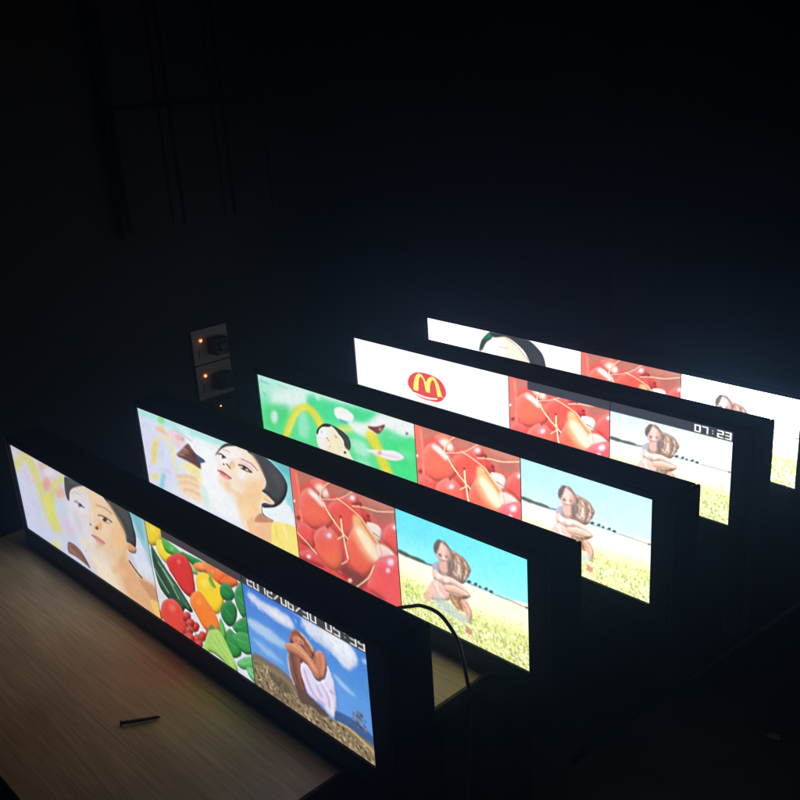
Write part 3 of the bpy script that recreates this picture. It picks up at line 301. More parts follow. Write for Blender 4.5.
  ["poly",[48,48,52],[[.87,.028],[.89,.065],[.909,.103],[.924,.142],[.933,.184],[.937,.228],[.939,.268],[.938,.3],[.935,.328],[.932,.357],[.933,.358],[.935,.355],[.938,.327],[.941,.298],[.941,.266],[.939,.225],[.935,.181],[.926,.137],[.911,.098],[.892,.061],[.872,.023],[.871,.024]],.0028,.35,0],
  ["poly",[96,96,100],[[.879,.027],[.899,.065],[.919,.103],[.934,.142],[.942,.184],[.946,.228],[.948,.266],[.947,.296],[.943,.322],[.939,.348],[.94,.35],[.941,.347],[.945,.321],[.949,.295],[.951,.264],[.949,.224],[.945,.181],[.936,.138],[.921,.099],[.901,.06],[.881,.022],[.879,.023]],.0028,.35,0],
  ["poly",[252,214,172],[[.803,.443],[.848,.434],[.877,.458],[.887,.484],[.861,.517],[.827,.506]],.0074,1,1],
  ["poly",[220,160,120],[[.828,.482],[.864,.501],[.868,.496],[.868,.488],[.833,.469],[.829,.475]],.0059,.7,0],
  ["poly",[74,74,86],[[.806,.586],[.805,.609],[.803,.633],[.803,.653],[.807,.669],[.814,.68],[.823,.688],[.836,.693],[.851,.696],[.867,.699],[.869,.695],[.869,.689],[.854,.687],[.839,.684],[.826,.678],[.818,.67],[.812,.66],[.808,.647],[.808,.628],[.809,.606],[.811,.583],[.809,.581]],.003,.8,0],
  ["poly",[86,62,68],[[.565,.189],[.572,.184],[.578,.18],[.584,.179],[.592,.184],[.601,.193],[.61,.202],[.615,.196],[.616,.187],[.607,.177],[.598,.168],[.589,.163],[.581,.164],[.573,.169],[.566,.174],[.562,.184]],.0045,1,0],
  ["poly",[70,50,56],[[.607,.19],[.604,.202],[.598,.212],[.592,.217],[.588,.214],[.586,.205],[.589,.193],[.595,.183],[.601,.178],[.606,.181]],.006,1,1],
  ["poly",[196,172,168],[[.603,.118],[.609,.113],[.616,.109],[.622,.108],[.629,.11],[.637,.114],[.645,.119],[.648,.115],[.649,.108],[.641,.104],[.633,.099],[.625,.096],[.618,.098],[.611,.103],[.604,.107],[.601,.114]],.0045,.8,0],
  ["poly",[92,62,72],[[.69,.224],[.702,.219],[.714,.213],[.726,.213],[.739,.221],[.753,.234],[.767,.248],[.773,.241],[.774,.23],[.76,.216],[.746,.203],[.732,.194],[.718,.194],[.705,.2],[.693,.206],[.688,.217]],.0044,1,0],
  ["poly",[66,46,62],[[.738,.216],[.735,.231],[.728,.243],[.721,.249],[.715,.246],[.714,.234],[.717,.22],[.724,.207],[.731,.202],[.737,.205]],.0073,1,1],
  ["poly",[90,60,64],[[.702,.245],[.713,.248],[.725,.251],[.736,.253],[.746,.252],[.754,.251],[.763,.249],[.766,.243],[.765,.238],[.757,.24],[.748,.241],[.739,.242],[.728,.24],[.717,.237],[.705,.234],[.702,.239]],.0037,1,0],
  ["poly",[220,214,224],[[.713,.224],[.712,.23],[.709,.235],[.706,.237],[.704,.236],[.703,.231],[.705,.225],[.707,.22],[.71,.218],[.713,.219]],.0037,1,1],
  ["poly",[190,142,136],[[.713,.137],[.733,.138],[.752,.139],[.769,.145],[.783,.159],[.795,.177],[.807,.195],[.811,.192],[.812,.184],[.8,.166],[.788,.147],[.774,.133],[.756,.127],[.736,.126],[.717,.125],[.713,.131]],.0044,1,0],
  ["poly",[246,200,156],[[.672,.221],[.667,.246],[.655,.268],[.641,.279],[.632,.273],[.629,.253],[.635,.227],[.647,.205],[.66,.195],[.67,.201]],.0193,.9,1],
  ["poly",[150,98,84],[[.608,.268],[.612,.273],[.616,.278],[.621,.284],[.624,.29],[.628,.296],[.632,.303],[.637,.299],[.639,.289],[.635,.282],[.632,.275],[.628,.269],[.623,.263],[.619,.258],[.614,.253],[.609,.258]],.006,1,0],
  ["poly",[90,56,54],[[.599,.275],[.598,.282],[.595,.288],[.591,.29],[.588,.289],[.588,.284],[.589,.276],[.592,.27],[.596,.268],[.599,.269]],.0045,1,1],
  ["poly",[236,150,150],[[.555,.414],[.582,.382],[.628,.412],[.614,.44],[.582,.441]],.0062,1,1],
  ["poly",[196,84,98],[[.545,.394],[.552,.391],[.559,.387],[.565,.385],[.569,.383],[.572,.383],[.58,.387],[.593,.396],[.611,.408],[.628,.421],[.634,.414],[.634,.405],[.617,.392],[.6,.38],[.586,.371],[.578,.367],[.573,.367],[.568,.368],[.561,.371],[.554,.374],[.547,.378],[.543,.388]],.0046,1,0],
  ["poly",[140,50,60],[[.556,.393],[.596,.4],[.599,.396],[.599,.392],[.559,.385],[.556,.389]],.0031,1,0],
  ["poly",[244,194,146],[[.591,.576],[.613,.579],[.636,.581],[.66,.579],[.687,.571],[.716,.558],[.744,.54],[.769,.514],[.791,.484],[.813,.455],[.819,.428],[.809,.423],[.788,.452],[.767,.48],[.746,.501],[.722,.517],[.695,.529],[.67,.536],[.647,.538],[.626,.535],[.604,.533],[.59,.554]],.0248,.5,0],
  ["poly",[228,192,188],[[.698,.2],[.711,.192],[.724,.184],[.736,.182],[.749,.189],[.762,.202],[.776,.215],[.783,.208],[.784,.195],[.771,.182],[.757,.168],[.742,.16],[.727,.163],[.714,.171],[.701,.179],[.695,.192]],.0118,.6,0],
  ["poly",[254,244,238],[[.639,.148],[.625,.231],[.629,.238],[.636,.227],[.651,.143],[.647,.137]],.0119,.7,0],
  ["poly",[244,206,166],[[.774,.048],[.786,.078],[.798,.106],[.808,.136],[.817,.168],[.824,.202],[.829,.235],[.832,.264],[.833,.294],[.835,.324],[.845,.326],[.853,.303],[.852,.273],[.851,.242],[.847,.21],[.842,.176],[.835,.141],[.826,.107],[.815,.076],[.803,.047],[.791,.018],[.779,.025]],.0201,.6,0],
  ["poly",[250,196,190],[[.606,.424],[.604,.433],[.599,.441],[.595,.445],[.591,.443],[.59,.436],[.592,.427],[.597,.419],[.601,.415],[.605,.417]],.0061,.7,1],
  ["poly",[248,210,196],[[.731,.388],[.723,.428],[.705,.463],[.684,.479],[.669,.47],[.666,.44],[.675,.4],[.693,.365],[.713,.349],[.728,.358]],.0327,.4,1],
  ["poly",[250,206,170],[[.583,.476],[.625,.458],[.609,.556],[.582,.55]],.0185,.7,1],
 ],
 'cherries': [
  ["base",[226,92,80],[206,116,102],[226,84,76],[226,80,76]],
  ["poly",[194,118,104],[[-.006,-.011],[1.019,-.027],[1.008,.138],[.857,.207],[.694,.123],[.43,.108],[.191,.072],[.06,.199]],.0164,1,1],
  ["poly",[206,140,124],[[.703,.009],[1.006,-.003],[1.004,.033],[.834,.062]],.0189,.6,1],
  ["poly",[176,100,90],[[.811,.145],[.963,.096],[.924,.185],[.84,.205]],.0151,.5,1],
  ["poly",[240,112,96],[[.005,.014],[.07,.015],[.087,.227],[.081,.588],[.01,.621]],.0102,1,1],
  ["poly",[250,150,130],[[.053,.046],[.058,.113],[.063,.18],[.066,.256],[.065,.35],[.063,.453],[.061,.558],[.069,.56],[.078,.549],[.08,.445],[.082,.341],[.082,.247],[.079,.17],[.075,.103],[.07,.037],[.061,.035]],.0082,.7,0],
  ["form",[238,92,80],[[.392,.219],[.576,.077],[.729,.122],[.762,.24],[.639,.375],[.537,.538],[.482,.545],[.397,.468],[.347,.37]],.0439,.2,.2,.004,1,1],
  ["form",[242,106,88],[[.206,.071],[.314,.007],[.385,.047],[.394,.142],[.347,.211],[.254,.162]],.0443,.2,.2,.004,1,1],
  ["poly",[252,222,224],[[.336,.086],[.326,.112],[.306,.134],[.282,.143],[.264,.137],[.259,.117],[.269,.091],[.289,.069],[.313,.06],[.331,.066]],.0207,.6,1],
  ["poly",[254,246,246],[[.318,.093],[.313,.107],[.302,.119],[.289,.124],[.28,.12],[.277,.11],[.282,.096],[.293,.084],[.306,.079],[.315,.083]],.0104,.95,1],
  ["poly",[252,222,224],[[.393,.116],[.384,.139],[.366,.16],[.344,.169],[.328,.163],[.323,.144],[.332,.121],[.351,.1],[.372,.092],[.388,.097]],.019,.6,1],
  ["poly",[254,246,246],[[.377,.122],[.372,.135],[.362,.146],[.351,.151],[.342,.147],[.34,.138],[.344,.125],[.354,.114],[.366,.11],[.374,.113]],.0095,.95,1],
  ["form",[246,108,90],[[.101,.225],[.202,.146],[.327,.224],[.414,.32],[.383,.454],[.257,.556],[.139,.566],[.081,.448],[.073,.331]],.0454,.2,.2,.0041,1,1],
  ["poly",[240,122,82],[[.3,.322],[.28,.378],[.236,.426],[.185,.449],[.147,.437],[.136,.394],[.157,.337],[.202,.289],[.252,.267],[.289,.28]],.0623,.55,1],
  ["poly",[252,230,224],[[.172,.211],[.188,.219],[.204,.226],[.223,.237],[.247,.254],[.274,.276],[.302,.298],[.334,.282],[.343,.246],[.316,.225],[.288,.203],[.263,.184],[.243,.172],[.226,.164],[.209,.157],[.176,.177]],.0204,1,0],
  ["poly",[254,248,246],[[.205,.211],[.251,.237],[.268,.227],[.271,.208],[.227,.182],[.209,.193]],.0122,1,0],
  ["poly",[250,226,214],[[.245,.104],[.325,.052],[.389,.121],[.377,.183],[.331,.184],[.269,.142]],.0161,.7,1],
  ["form",[240,90,82],[[.031,.571],[.18,.587],[.179,.785],[.074,.806],[.002,.768]],.0471,.2,.2,.0043,1,1],
  ["form",[234,84,88],[[.006,.911],[.132,.829],[.21,.872],[.266,.956],[.096,.981],[-.009,.982]],.0485,.2,.2,.0044,1,1],
  ["poly",[252,222,224],[[.135,.901],[.128,.921],[.113,.939],[.095,.948],[.082,.944],[.078,.93],[.086,.91],[.101,.892],[.118,.883],[.131,.887]],.0157,.6,1],
  ["poly",[254,246,246],[[.122,.908],[.118,.918],[.11,.928],[.1,.933],[.093,.931],[.092,.923],[.095,.912],[.104,.903],[.113,.898],[.12,.9]],.0078,.95,1],
  ["form",[236,88,84],[[.598,.031],[.661,.026],[.681,.113],[.606,.138]],.0422,.2,.2,.0038,1,1],
  ["poly",[252,222,224],[[.656,.058],[.647,.083],[.628,.104],[.607,.113],[.59,.107],[.585,.088],[.594,.063],[.613,.042],[.634,.033],[.651,.039]],.0199,.6,1],
  ["poly",[254,246,246],[[.639,.065],[.635,.078],[.625,.089],[.613,.094],[.604,.091],[.602,.081],[.606,.068],[.616,.056],[.628,.051],[.637,.055]],.01,.95,1],
  ["form",[214,70,64],[[.68,.125],[.758,.183],[.776,.256],[.717,.268]],.0422,.2,.2,.0038,1,1],
  ["form",[240,96,88],[[.904,.234],[1.007,.158],[1.014,.453],[.941,.422],[.863,.36]],.0415,.2,.2,.0038,1,1],
  ["poly",[252,222,224],[[1.013,.188],[1.007,.207],[.994,.222],[.979,.23],[.967,.225],[.963,.211],[.969,.192],[.982,.176],[.998,.169],[1.009,.174]],.0148,.6,1],
  ["poly",[254,246,246],[[1.001,.193],[.998,.203],[.991,.212],[.983,.215],[.977,.213],[.975,.206],[.978,.196],[.985,.187],[.993,.183],[.999,.186]],.0074,.95,1],
  ["poly",[120,64,62],[[.459,.803],[.54,.822],[.639,.813],[.709,.826],[.625,.999],[.534,1.004],[.465,.944],[.411,.932]],.0333,.9,1],
  ["poly",[186,52,50],[[.384,.938],[.409,.941],[.434,.945],[.458,.95],[.479,.955],[.5,.96],[.52,.966],[.537,.953],[.538,.934],[.518,.928],[.497,.923],[.475,.917],[.451,.913],[.426,.909],[.401,.905],[.384,.92]],.0085,1,0],
  ["poly",[230,120,100],[[.399,.923],[.445,.931],[.452,.925],[.452,.918],[.406,.909],[.399,.916]],.0042,.8,0],
  ["form",[244,104,82],[[.559,.451],[.643,.328],[.731,.363],[.81,.441],[.838,.562],[.773,.713],[.672,.843],[.585,.826],[.525,.715],[.519,.581]],.044,.2,.2,.004,1,1],
  ["poly",[242,110,84],[[.739,.608],[.719,.672],[.672,.73],[.618,.758],[.576,.745],[.563,.696],[.585,.63],[.632,.573],[.687,.547],[.727,.56]],.0715,.55,1],
  ["poly",[248,190,132],[[.606,.262],[.671,.24],[.815,.42],[.781,.467],[.674,.382],[.612,.365]],.0157,.95,1],
  ["poly",[248,190,140],[[.586,.377],[.681,.333],[.778,.419],[.859,.533],[.826,.641],[.722,.655],[.61,.518]],.0317,.7,1],
  ["poly",[253,238,206],[[.618,.373],[.68,.349],[.76,.428],[.837,.537],[.814,.618],[.727,.585],[.663,.478]],.0276,.95,1],
  ["poly",[252,244,200],[[.689,.39],[.683,.408],[.669,.424],[.653,.432],[.642,.427],[.638,.414],[.644,.395],[.658,.379],[.673,.372],[.685,.376]],.0157,.9,1],
  ["poly",[220,120,60],[[.681,.28],[.7,.309],[.72,.337],[.74,.365],[.76,.393],[.781,.421],[.802,.448],[.808,.446],[.811,.438],[.79,.41],[.77,.383],[.749,.355],[.729,.327],[.71,.298],[.69,.27],[.684,.272]],.0058,.7,0],
  ["form",[248,222,216],[[.735,.262],[.838,.243],[.872,.301],[.848,.401],[.806,.396],[.762,.352]],.0193,.25,.2,.0058,1,1],
  ["poly",[120,60,60],[[.786,.344],[.844,.365],[.848,.362],[.848,.357],[.791,.335],[.786,.339]],.0039,.7,0],
  ["form",[250,218,206],[[.813,.443],[.911,.426],[.985,.504],[.83,.582]],.0272,.2,.3,.0097,1,1],
  ["form",[242,104,84],[[.186,.645],[.269,.522],[.351,.481],[.432,.525],[.479,.62],[.486,.754],[.438,.878],[.354,.938],[.261,.904],[.201,.799]],.0466,.2,.2,.0042,1,1],
  ["poly",[240,140,84],[[.437,.759],[.417,.817],[.374,.868],[.324,.893],[.286,.883],[.275,.84],[.296,.781],[.34,.73],[.389,.706],[.426,.717]],.0637,.55,1],
  ["poly",[226,150,170],[[.382,.549],[.37,.582],[.345,.611],[.316,.625],[.294,.618],[.287,.593],[.299,.56],[.325,.531],[.354,.517],[.376,.524]],.0296,.8,1],
  ["poly",[246,216,236],[[.377,.559],[.371,.577],[.357,.593],[.342,.6],[.33,.596],[.326,.583],[.333,.565],[.346,.549],[.362,.542],[.374,.545]],.0124,1,1],
  ["form",[246,94,94],[[.789,.631],[.884,.532],[.996,.484],[1.008,.697],[1.011,.999],[.835,.991],[.696,.95],[.729,.786]],.0436,.2,.2,.004,1,1],
  ["poly",[232,130,150],[[.957,.546],[.945,.585],[.918,.619],[.886,.635],[.862,.627],[.854,.598],[.867,.558],[.894,.524],[.926,.508],[.95,.517]],.0347,.8,1],
  ["poly",[250,206,228],[[.922,.651],[.917,.669],[.905,.684],[.891,.691],[.881,.687],[.877,.675],[.883,.657],[.895,.642],[.909,.635],[.919,.639]],.0117,1,1],
  ["poly",[252,228,236],[[.962,.549],[.955,.572],[.939,.593],[.92,.602],[.905,.598],[.901,.58],[.908,.556],[.924,.536],[.943,.527],[.958,.531]],.0154,1,1],
  ["poly",[150,60,50],[[.419,.002],[.392,.03],[.364,.058],[.34,.089],[.321,.122],[.307,.156],[.299,.185],[.299,.205],[.305,.218],[.31,.231],[.317,.23],[.321,.222],[.315,.209],[.31,.198],[.31,.181],[.318,.155],[.33,.123],[.347,.092],[.37,.065],[.397,.037],[.424,.009],[.425,.002]],.0078,.4,0],
  ["poly",[250,230,186],[[.412,-.002],[.385,.025],[.357,.054],[.333,.084],[.314,.117],[.3,.151],[.292,.18],[.292,.2],[.298,.214],[.303,.226],[.31,.225],[.314,.217],[.308,.205],[.303,.193],[.303,.176],[.31,.15],[.323,.118],[.34,.087],[.363,.06],[.39,.032],[.417,.004],[.418,-.003]],.0039,1,0],
  ["poly",[150,60,50],[[.305,.23],[.356,.211],[.406,.192],[.45,.172],[.486,.151],[.517,.129],[.547,.104],[.579,.074],[.61,.041],[.64,.009],[.641,.003],[.636,.004],[.606,.036],[.575,.068],[.544,.097],[.515,.121],[.485,.143],[.45,.163],[.407,.182],[.357,.201],[.307,.22],[.302,.226]],.0081,.4,0],
  ["poly",[250,230,186],[[.298,.225],[.349,.206],[.399,.187],[.443,.167],[.479,.146],[.51,.124],[.541,.099],[.572,.069],[.603,.037],[.634,.005],[.635,-.001],[.63,-.001],[.599,.031],[.568,.063],[.538,.093],[.508,.117],[.478,.138],[.443,.158],[.4,.178],[.35,.196],[.3,.215],[.295,.221]],.004,1,0],
  ["poly",[150,60,50],[[.326,.254],[.34,.285],[.355,.317],[.373,.35],[.398,.383],[.428,.416],[.457,.448],[.484,.477],[.512,.506],[.54,.534],[.548,.531],[.55,.522],[.522,.494],[.495,.465],[.467,.435],[.438,.404],[.409,.371],[.384,.338],[.366,.306],[.352,.275],[.338,.243],[.33,.245]],.0081,.4,0],
  ["poly",[250,230,186],[[.319,.249],[.333,.281],[.348,.313],[.366,.345],[.391,.378],[.421,.411],[.45,.443],[.478,.473],[.505,.501],[.533,.53],[.541,.526],[.543,.518],[.516,.489],[.488,.461],[.46,.431],[.431,.399],[.402,.366],[.377,.333],[.359,.302],[.345,.27],[.331,.239],[.323,.24]],.004,1,0],
  ["poly",[150,60,50],[[.467,.149],[.519,.166],[.571,.187],[.633,.214],[.688,.247],[.721,.286],[.75,.33],[.792,.374],[.828,.423],[.84,.483],[.845,.548],[.85,.549],[.854,.543],[.848,.477],[.836,.416],[.799,.366],[.758,.322],[.729,.278],[.695,.238],[.639,.205],[.577,.177],[.525,.157],[.473,.139],[.468,.143]],.0079,.4,0],
  ["poly",[250,230,186],[[.461,.144],[.512,.162],[.565,.182],[.626,.21],[.682,.242],[.715,.282],[.744,.326],[.786,.37],[.821,.419],[.834,.479],[.839,.544],[.843,.545],[.847,.538],[.842,.473],[.829,.411],[.793,.361],[.751,.317],[.722,.273],[.689,.233],[.632,.2],[.571,.172],[.518,.152],[.467,.134],[.461,.138]],.0039,1,0],
  ["poly",[150,60,50],[[.619,.168],[.658,.155],[.695,.143],[.734,.133],[.771,.128],[.809,.125],[.853,.117],[.903,.099],[.957,.077],[1.01,.055],[1.014,.048],[1.011,.044],[.958,.067],[.904,.089],[.855,.106],[.813,.114],[.775,.117],[.737,.121],[.698,.132],[.659,.144],[.621,.157],[.616,.163]],.0078,.4,0],
  ["poly",[250,230,186],[[.612,.163],[.651,.151],[.689,.138],[.727,.128],[.765,.123],[.803,.121],[.846,.113],[.897,.095],[.951,.073],[1.004,.05],[1.008,.044],[1.005,.04],[.952,.062],[.898,.084],[.849,.102],[.806,.109],[.768,.112],[.73,.117],[.691,.127],[.653,.139],[.614,.152],[.609,.159]],.0039,1,0],
  ["poly",[150,60,50],[[.489,.337],[.489,.373],[.489,.409],[.49,.449],[.494,.496],[.499,.547],[.505,.597],[.511,.647],[.517,.696],[.523,.745],[.531,.745],[.538,.734],[.532,.685],[.526,.636],[.52,.587],[.514,.536],[.509,.486],[.506,.44],[.504,.4],[.504,.365],[.504,.329],[.497,.327]],.008,.4,0],
  ["poly",[250,230,186],[[.482,.333],[.482,.368],[.482,.404],[.484,.444],[.487,.491],[.492,.542],[.498,.593],[.504,.642],[.51,.691],[.516,.741],[.524,.741],[.531,.73],[.525,.681],[.519,.632],[.513,.583],[.507,.532],[.502,.481],[.499,.435],[.497,.396],[.498,.36],[.498,.325],[.49,.323]],.004,1,0],
  ["poly",[150,60,50],[[.443,.582],[.517,.506],[.519,.497],[.512,.498],[.438,.574],[.436,.583]],.0082,.4,0],
  ["poly",[250,230,186],[[.436,.578],[.51,.502],[.512,.493],[.505,.493],[.431,.569],[.429,.578]],.0041,1,0],
  ["poly",[150,60,50],[[.001,.702],[.035,.725],[.069,.749],[.102,.773],[.136,.799],[.169,.827],[.202,.855],[.208,.851],[.21,.844],[.177,.817],[.144,.789],[.11,.762],[.077,.738],[.043,.715],[.01,.691],[.003,.695]],.0087,.4,0],
  ["poly",[250,230,186],[[-.006,.697],[.028,.721],[.061,.744],[.095,.768],[.128,.795],[.161,.823],[.195,.85],[.201,.847],[.203,.84],[.17,.812],[.136,.784],[.103,.758],[.069,.733],[.036,.71],[.002,.687],[-.005,.69]],.0043,1,0],
  ["poly",[150,60,50],[[.772,.688],[.754,.738],[.735,.789],[.71,.838],[.675,.889],[.632,.942],[.589,.996],[.587,1.006],[.596,1.004],[.639,.95],[.682,.896],[.72,.842],[.746,.789],[.765,.738],[.784,.687],[.781,.681]],.008,.4,0],
  ["poly",[250,230,186],[[.766,.684],[.747,.734],[.728,.784],[.704,.834],[.668,.885],[.626,.938],[.582,.992],[.581,1.002],[.589,1.0],[.632,.946],[.676,.892],[.713,.838],[.739,.785],[.758,.733],[.777,.683],[.774,.677]],.004,1,0],
  ["poly",[150,60,50],[[.463,.834],[.528,.762],[.53,.753],[.523,.754],[.458,.826],[.456,.835]],.0084,.4,0],
  ["poly",[250,230,186],[[.456,.83],[.521,.758],[.523,.749],[.516,.75],[.451,.822],[.449,.831]],.0042,1,0],
  ["poly",[120,40,40],[[.709,.105],[.706,.115],[.698,.124],[.69,.128],[.683,.125],[.681,.117],[.684,.107],[.692,.099],[.701,.095],[.707,.097]],.0095,.9,1],
  ["poly",[120,40,40],[[.771,.185],[.768,.195],[.761,.203],[.752,.207],[.745,.205],[.743,.197],[.747,.187],[.754,.178],[.763,.174],[.769,.177]],.0095,.9,1],
  ["poly",[120,40,40],[[.06,.517],[.054,.533],[.041,.547],[.026,.554],[.015,.551],[.012,.539],[.018,.523],[.031,.509],[.046,.502],[.057,.506]],.0149,.9,1],
  ["poly",[120,40,40],[[.355,.487],[.352,.496],[.345,.503],[.337,.507],[.331,.505],[.33,.498],[.333,.49],[.34,.482],[.347,.478],[.353,.48]],.0082,.9,1],
  ["poly",[120,40,40],[[.501,.317],[.497,.326],[.49,.334],[.482,.338],[.475,.336],[.473,.329],[.477,.319],[.484,.311],[.492,.307],[.499,.309]],.009,.9,1],
  ["poly",[120,40,40],[[.702,.092],[.7,.098],[.695,.103],[.69,.105],[.686,.104],[.685,.099],[.687,.093],[.691,.088],[.696,.086],[.7,.087]],.0057,.9,1],
  ["poly",[252,236,236],[[.023,.353],[.019,.364],[.01,.374],[-.001,.378],[-.008,.376],[-.011,.367],[-.006,.356],[.003,.346],[.013,.342],[.021,.344]],.0063,1,1],
  ["poly",[246,200,160],[[.546,.949],[.54,.967],[.528,.982],[.514,.989],[.503,.986],[.5,.974],[.505,.957],[.518,.942],[.532,.934],[.543,.937]],.0084,1,1],
 ],
 'girl_in_field': [
  ["base",[62,216,236],[92,236,248],[150,240,246],[150,244,250]],
  ["poly",[132,236,246],[[-.012,.296],[.497,.322],[1.041,.275],[1.038,.473],[-.025,.5]],.0902,.8,1],
  ["poly",[252,250,222],[[-.012,.445],[.29,.428],[.56,.444],[.791,.453],[1.024,.432],[1.03,1.05],[-.02,1.041]],.0069,1,1],
  ["poly",[226,230,142],[[-.025,.656],[.482,.688],[1.036,.655],[1.03,1.05],[-.041,1.053]],.0699,.9,1],
  ["poly",[252,246,214],[[.56,.455],[1.024,.442],[1.022,.563],[.655,.611]],.0427,.8,1],
  ["speck",[[120,140,56],[250,252,220],[100,124,52],[255,255,246],[236,236,150]],[[-.008,.851],[.546,.845],[1.019,.767],[1.03,1.05],[.021,1.018]],160,.0804,.0213,70,35,.5],
  ["speck",[[150,164,70],[255,255,246],[206,212,110],[255,255,235],[178,188,90]],[[-.015,.651],[.306,.657],[.551,.692],[1.021,.624],[1.03,1.05],[-.03,1.047]],420,.0349,.014,75,50,.7],
  ["speck",[[192,202,84],[240,240,190],[152,168,64],[255,255,238],[206,206,120],[224,226,150]],[[-.012,.605],[.308,.612],[.553,.648],[1.022,.563],[1.03,1.05],[-.03,1.047]],1500,.0232,.0074,75,60,.8],
  ["speck",[[236,232,170],[250,248,214]],[[-.005,.495],[.314,.49],[.692,.508],[1.023,.472],[1.022,.583],[.553,.648],[-.014,.628]],400,.016,.0069,75,50,.7],
  ["speck",[[140,160,60],[112,140,48],[168,184,70]],[[.041,.689],[.549,.757],[1.02,.685],[1.023,1.034],[.022,.994]],700,.0301,.0116,78,45,.8],
  ["speck",[[255,255,240],[250,250,220]],[[.035,.782],[.548,.779],[1.019,.726],[1.023,1.034],[.021,1.018]],420,.0304,.0129,78,45,.85],
  ["poly",[46,76,72],[[.008,.404],[.059,.397],[.119,.406],[.194,.399],[.245,.412],[.3,.406],[.299,.419],[.17,.437],[.01,.438]],.0091,.9,1],
  ["poly",[80,100,84],[[.297,.432],[.359,.434],[.419,.436],[.491,.437],[.581,.437],[.681,.436],[.774,.435],[.856,.435],[.932,.435],[1.007,.435],[1.011,.431],[1.01,.426],[.935,.426],[.858,.426],[.777,.426],[.683,.427],[.584,.428],[.494,.428],[.423,.427],[.362,.425],[.3,.423],[.296,.427]],.0033,.6,0],
  ["poly",[48,70,86],[[.585,.408],[.582,.418],[.574,.428],[.565,.433],[.557,.432],[.554,.425],[.558,.415],[.566,.405],[.575,.4],[.583,.401]],.0042,1,1],
  ["poly",[48,70,86],[[.634,.407],[.631,.416],[.624,.424],[.616,.429],[.609,.428],[.607,.422],[.61,.413],[.617,.405],[.625,.4],[.632,.401]],.0042,1,1],
  ["poly",[48,70,86],[[.665,.415],[.663,.423],[.657,.43],[.649,.434],[.644,.433],[.642,.428],[.644,.42],[.65,.413],[.657,.409],[.663,.41]],.0042,1,1],
  ["poly",[48,70,86],[[.713,.41],[.71,.419],[.703,.427],[.695,.431],[.688,.43],[.686,.424],[.689,.416],[.696,.407],[.704,.403],[.71,.404]],.0042,1,1],
  ["poly",[48,70,86],[[.748,.417],[.746,.426],[.739,.434],[.731,.438],[.724,.437],[.722,.431],[.725,.423],[.731,.415],[.74,.41],[.746,.411]],.0042,1,1],
  ["poly",[48,70,86],[[.991,.425],[.989,.431],[.984,.437],[.978,.44],[.974,.44],[.972,.435],[.974,.429],[.979,.423],[.984,.42],[.989,.421]],.004,1,1],
  ["poly",[186,150,134],[[.306,.39],[.357,.345],[.428,.315],[.445,.422],[.43,.52],[.307,.586],[.295,.501]],.008,1,1],
  ["form",[166,134,114],[[.428,.201],[.488,.194],[.539,.214],[.584,.274],[.588,.325],[.553,.406],[.519,.465],[.444,.451],[.396,.437],[.434,.312]],.0194,.2,.2,.0039,1,1],
  ["poly",[112,88,80],[[.446,.231],[.45,.259],[.453,.286],[.453,.315],[.447,.35],[.437,.389],[.427,.429],[.432,.435],[.441,.426],[.451,.387],[.461,.346],[.467,.309],[.467,.277],[.464,.249],[.46,.221],[.452,.22]],.0065,.85,0],
  ["poly",[226,202,180],[[.478,.229],[.486,.255],[.493,.279],[.496,.306],[.491,.34],[.481,.379],[.47,.419],[.475,.425],[.484,.417],[.494,.377],[.504,.337],[.51,.299],[.507,.268],[.499,.242],[.492,.217],[.483,.218]],.0065,.85,0],
  ["poly",[120,94,80],[[.509,.24],[.519,.263],[.528,.286],[.532,.314],[.528,.35],[.52,.393],[.512,.436],[.517,.442],[.525,.433],[.534,.389],[.542,.345],[.546,.306],[.541,.275],[.532,.25],[.522,.227],[.514,.228]],.0064,.85,0],
  ["poly",[222,196,172],[[.539,.261],[.545,.284],[.551,.305],[.552,.328],[.547,.353],[.538,.383],[.529,.413],[.533,.42],[.541,.413],[.551,.382],[.56,.351],[.566,.321],[.564,.295],[.558,.272],[.553,.25],[.545,.25]],.0064,.85,0],
  ["poly",[236,216,200],[[.441,.391],[.452,.401],[.463,.411],[.476,.414],[.49,.401],[.498,.384],[.505,.37],[.504,.361],[.495,.366],[.487,.38],[.481,.393],[.479,.396],[.473,.393],[.463,.384],[.452,.374],[.443,.379]],.0066,.85,0],
  ["poly",[236,214,190],[[.485,.314],[.503,.394],[.511,.394],[.516,.382],[.499,.303],[.491,.303]],.0065,.85,0],
  ["poly",[130,100,86],[[.559,.288],[.565,.348],[.572,.349],[.578,.338],[.572,.279],[.565,.277]],.0064,.85,0],
  ["poly",[110,96,96],[[.427,.313],[.408,.387],[.413,.394],[.421,.385],[.44,.311],[.436,.305]],.0065,.85,0],
  ["poly",[196,160,136],[[.466,.271],[.467,.36],[.474,.362],[.481,.351],[.48,.263],[.472,.261]],.0065,.85,0],
  ["form",[164,160,182],[[.297,.392],[.339,.381],[.354,.469],[.302,.517],[.286,.465]],.0201,.2,.2,.004,1,1],
  ["form",[236,196,180],[[.28,.469],[.314,.438],[.351,.471],[.4,.471],[.375,.55],[.32,.54],[.283,.52]],.0203,.2,.2,.0041,1,1],
  ["speck",[[112,86,74],[226,200,176],[150,118,100],[238,218,196],[96,76,68],[196,164,138]],[[.438,.209],[.488,.199],[.539,.219],[.582,.277],[.585,.326],[.553,.401],[.519,.46],[.444,.448],[.404,.428]],130,.0388,.0078,62,28,.75],
  ["form",[226,186,172],[[.312,.213],[.366,.145],[.41,.152],[.44,.208],[.437,.266],[.406,.337],[.367,.356],[.336,.326],[.315,.282]],.0197,.2,.2,.0039,1,1],
  ["poly",[236,206,194],[[.354,.189],[.392,.17],[.414,.208],[.405,.263],[.371,.267]],.0183,.7,1],
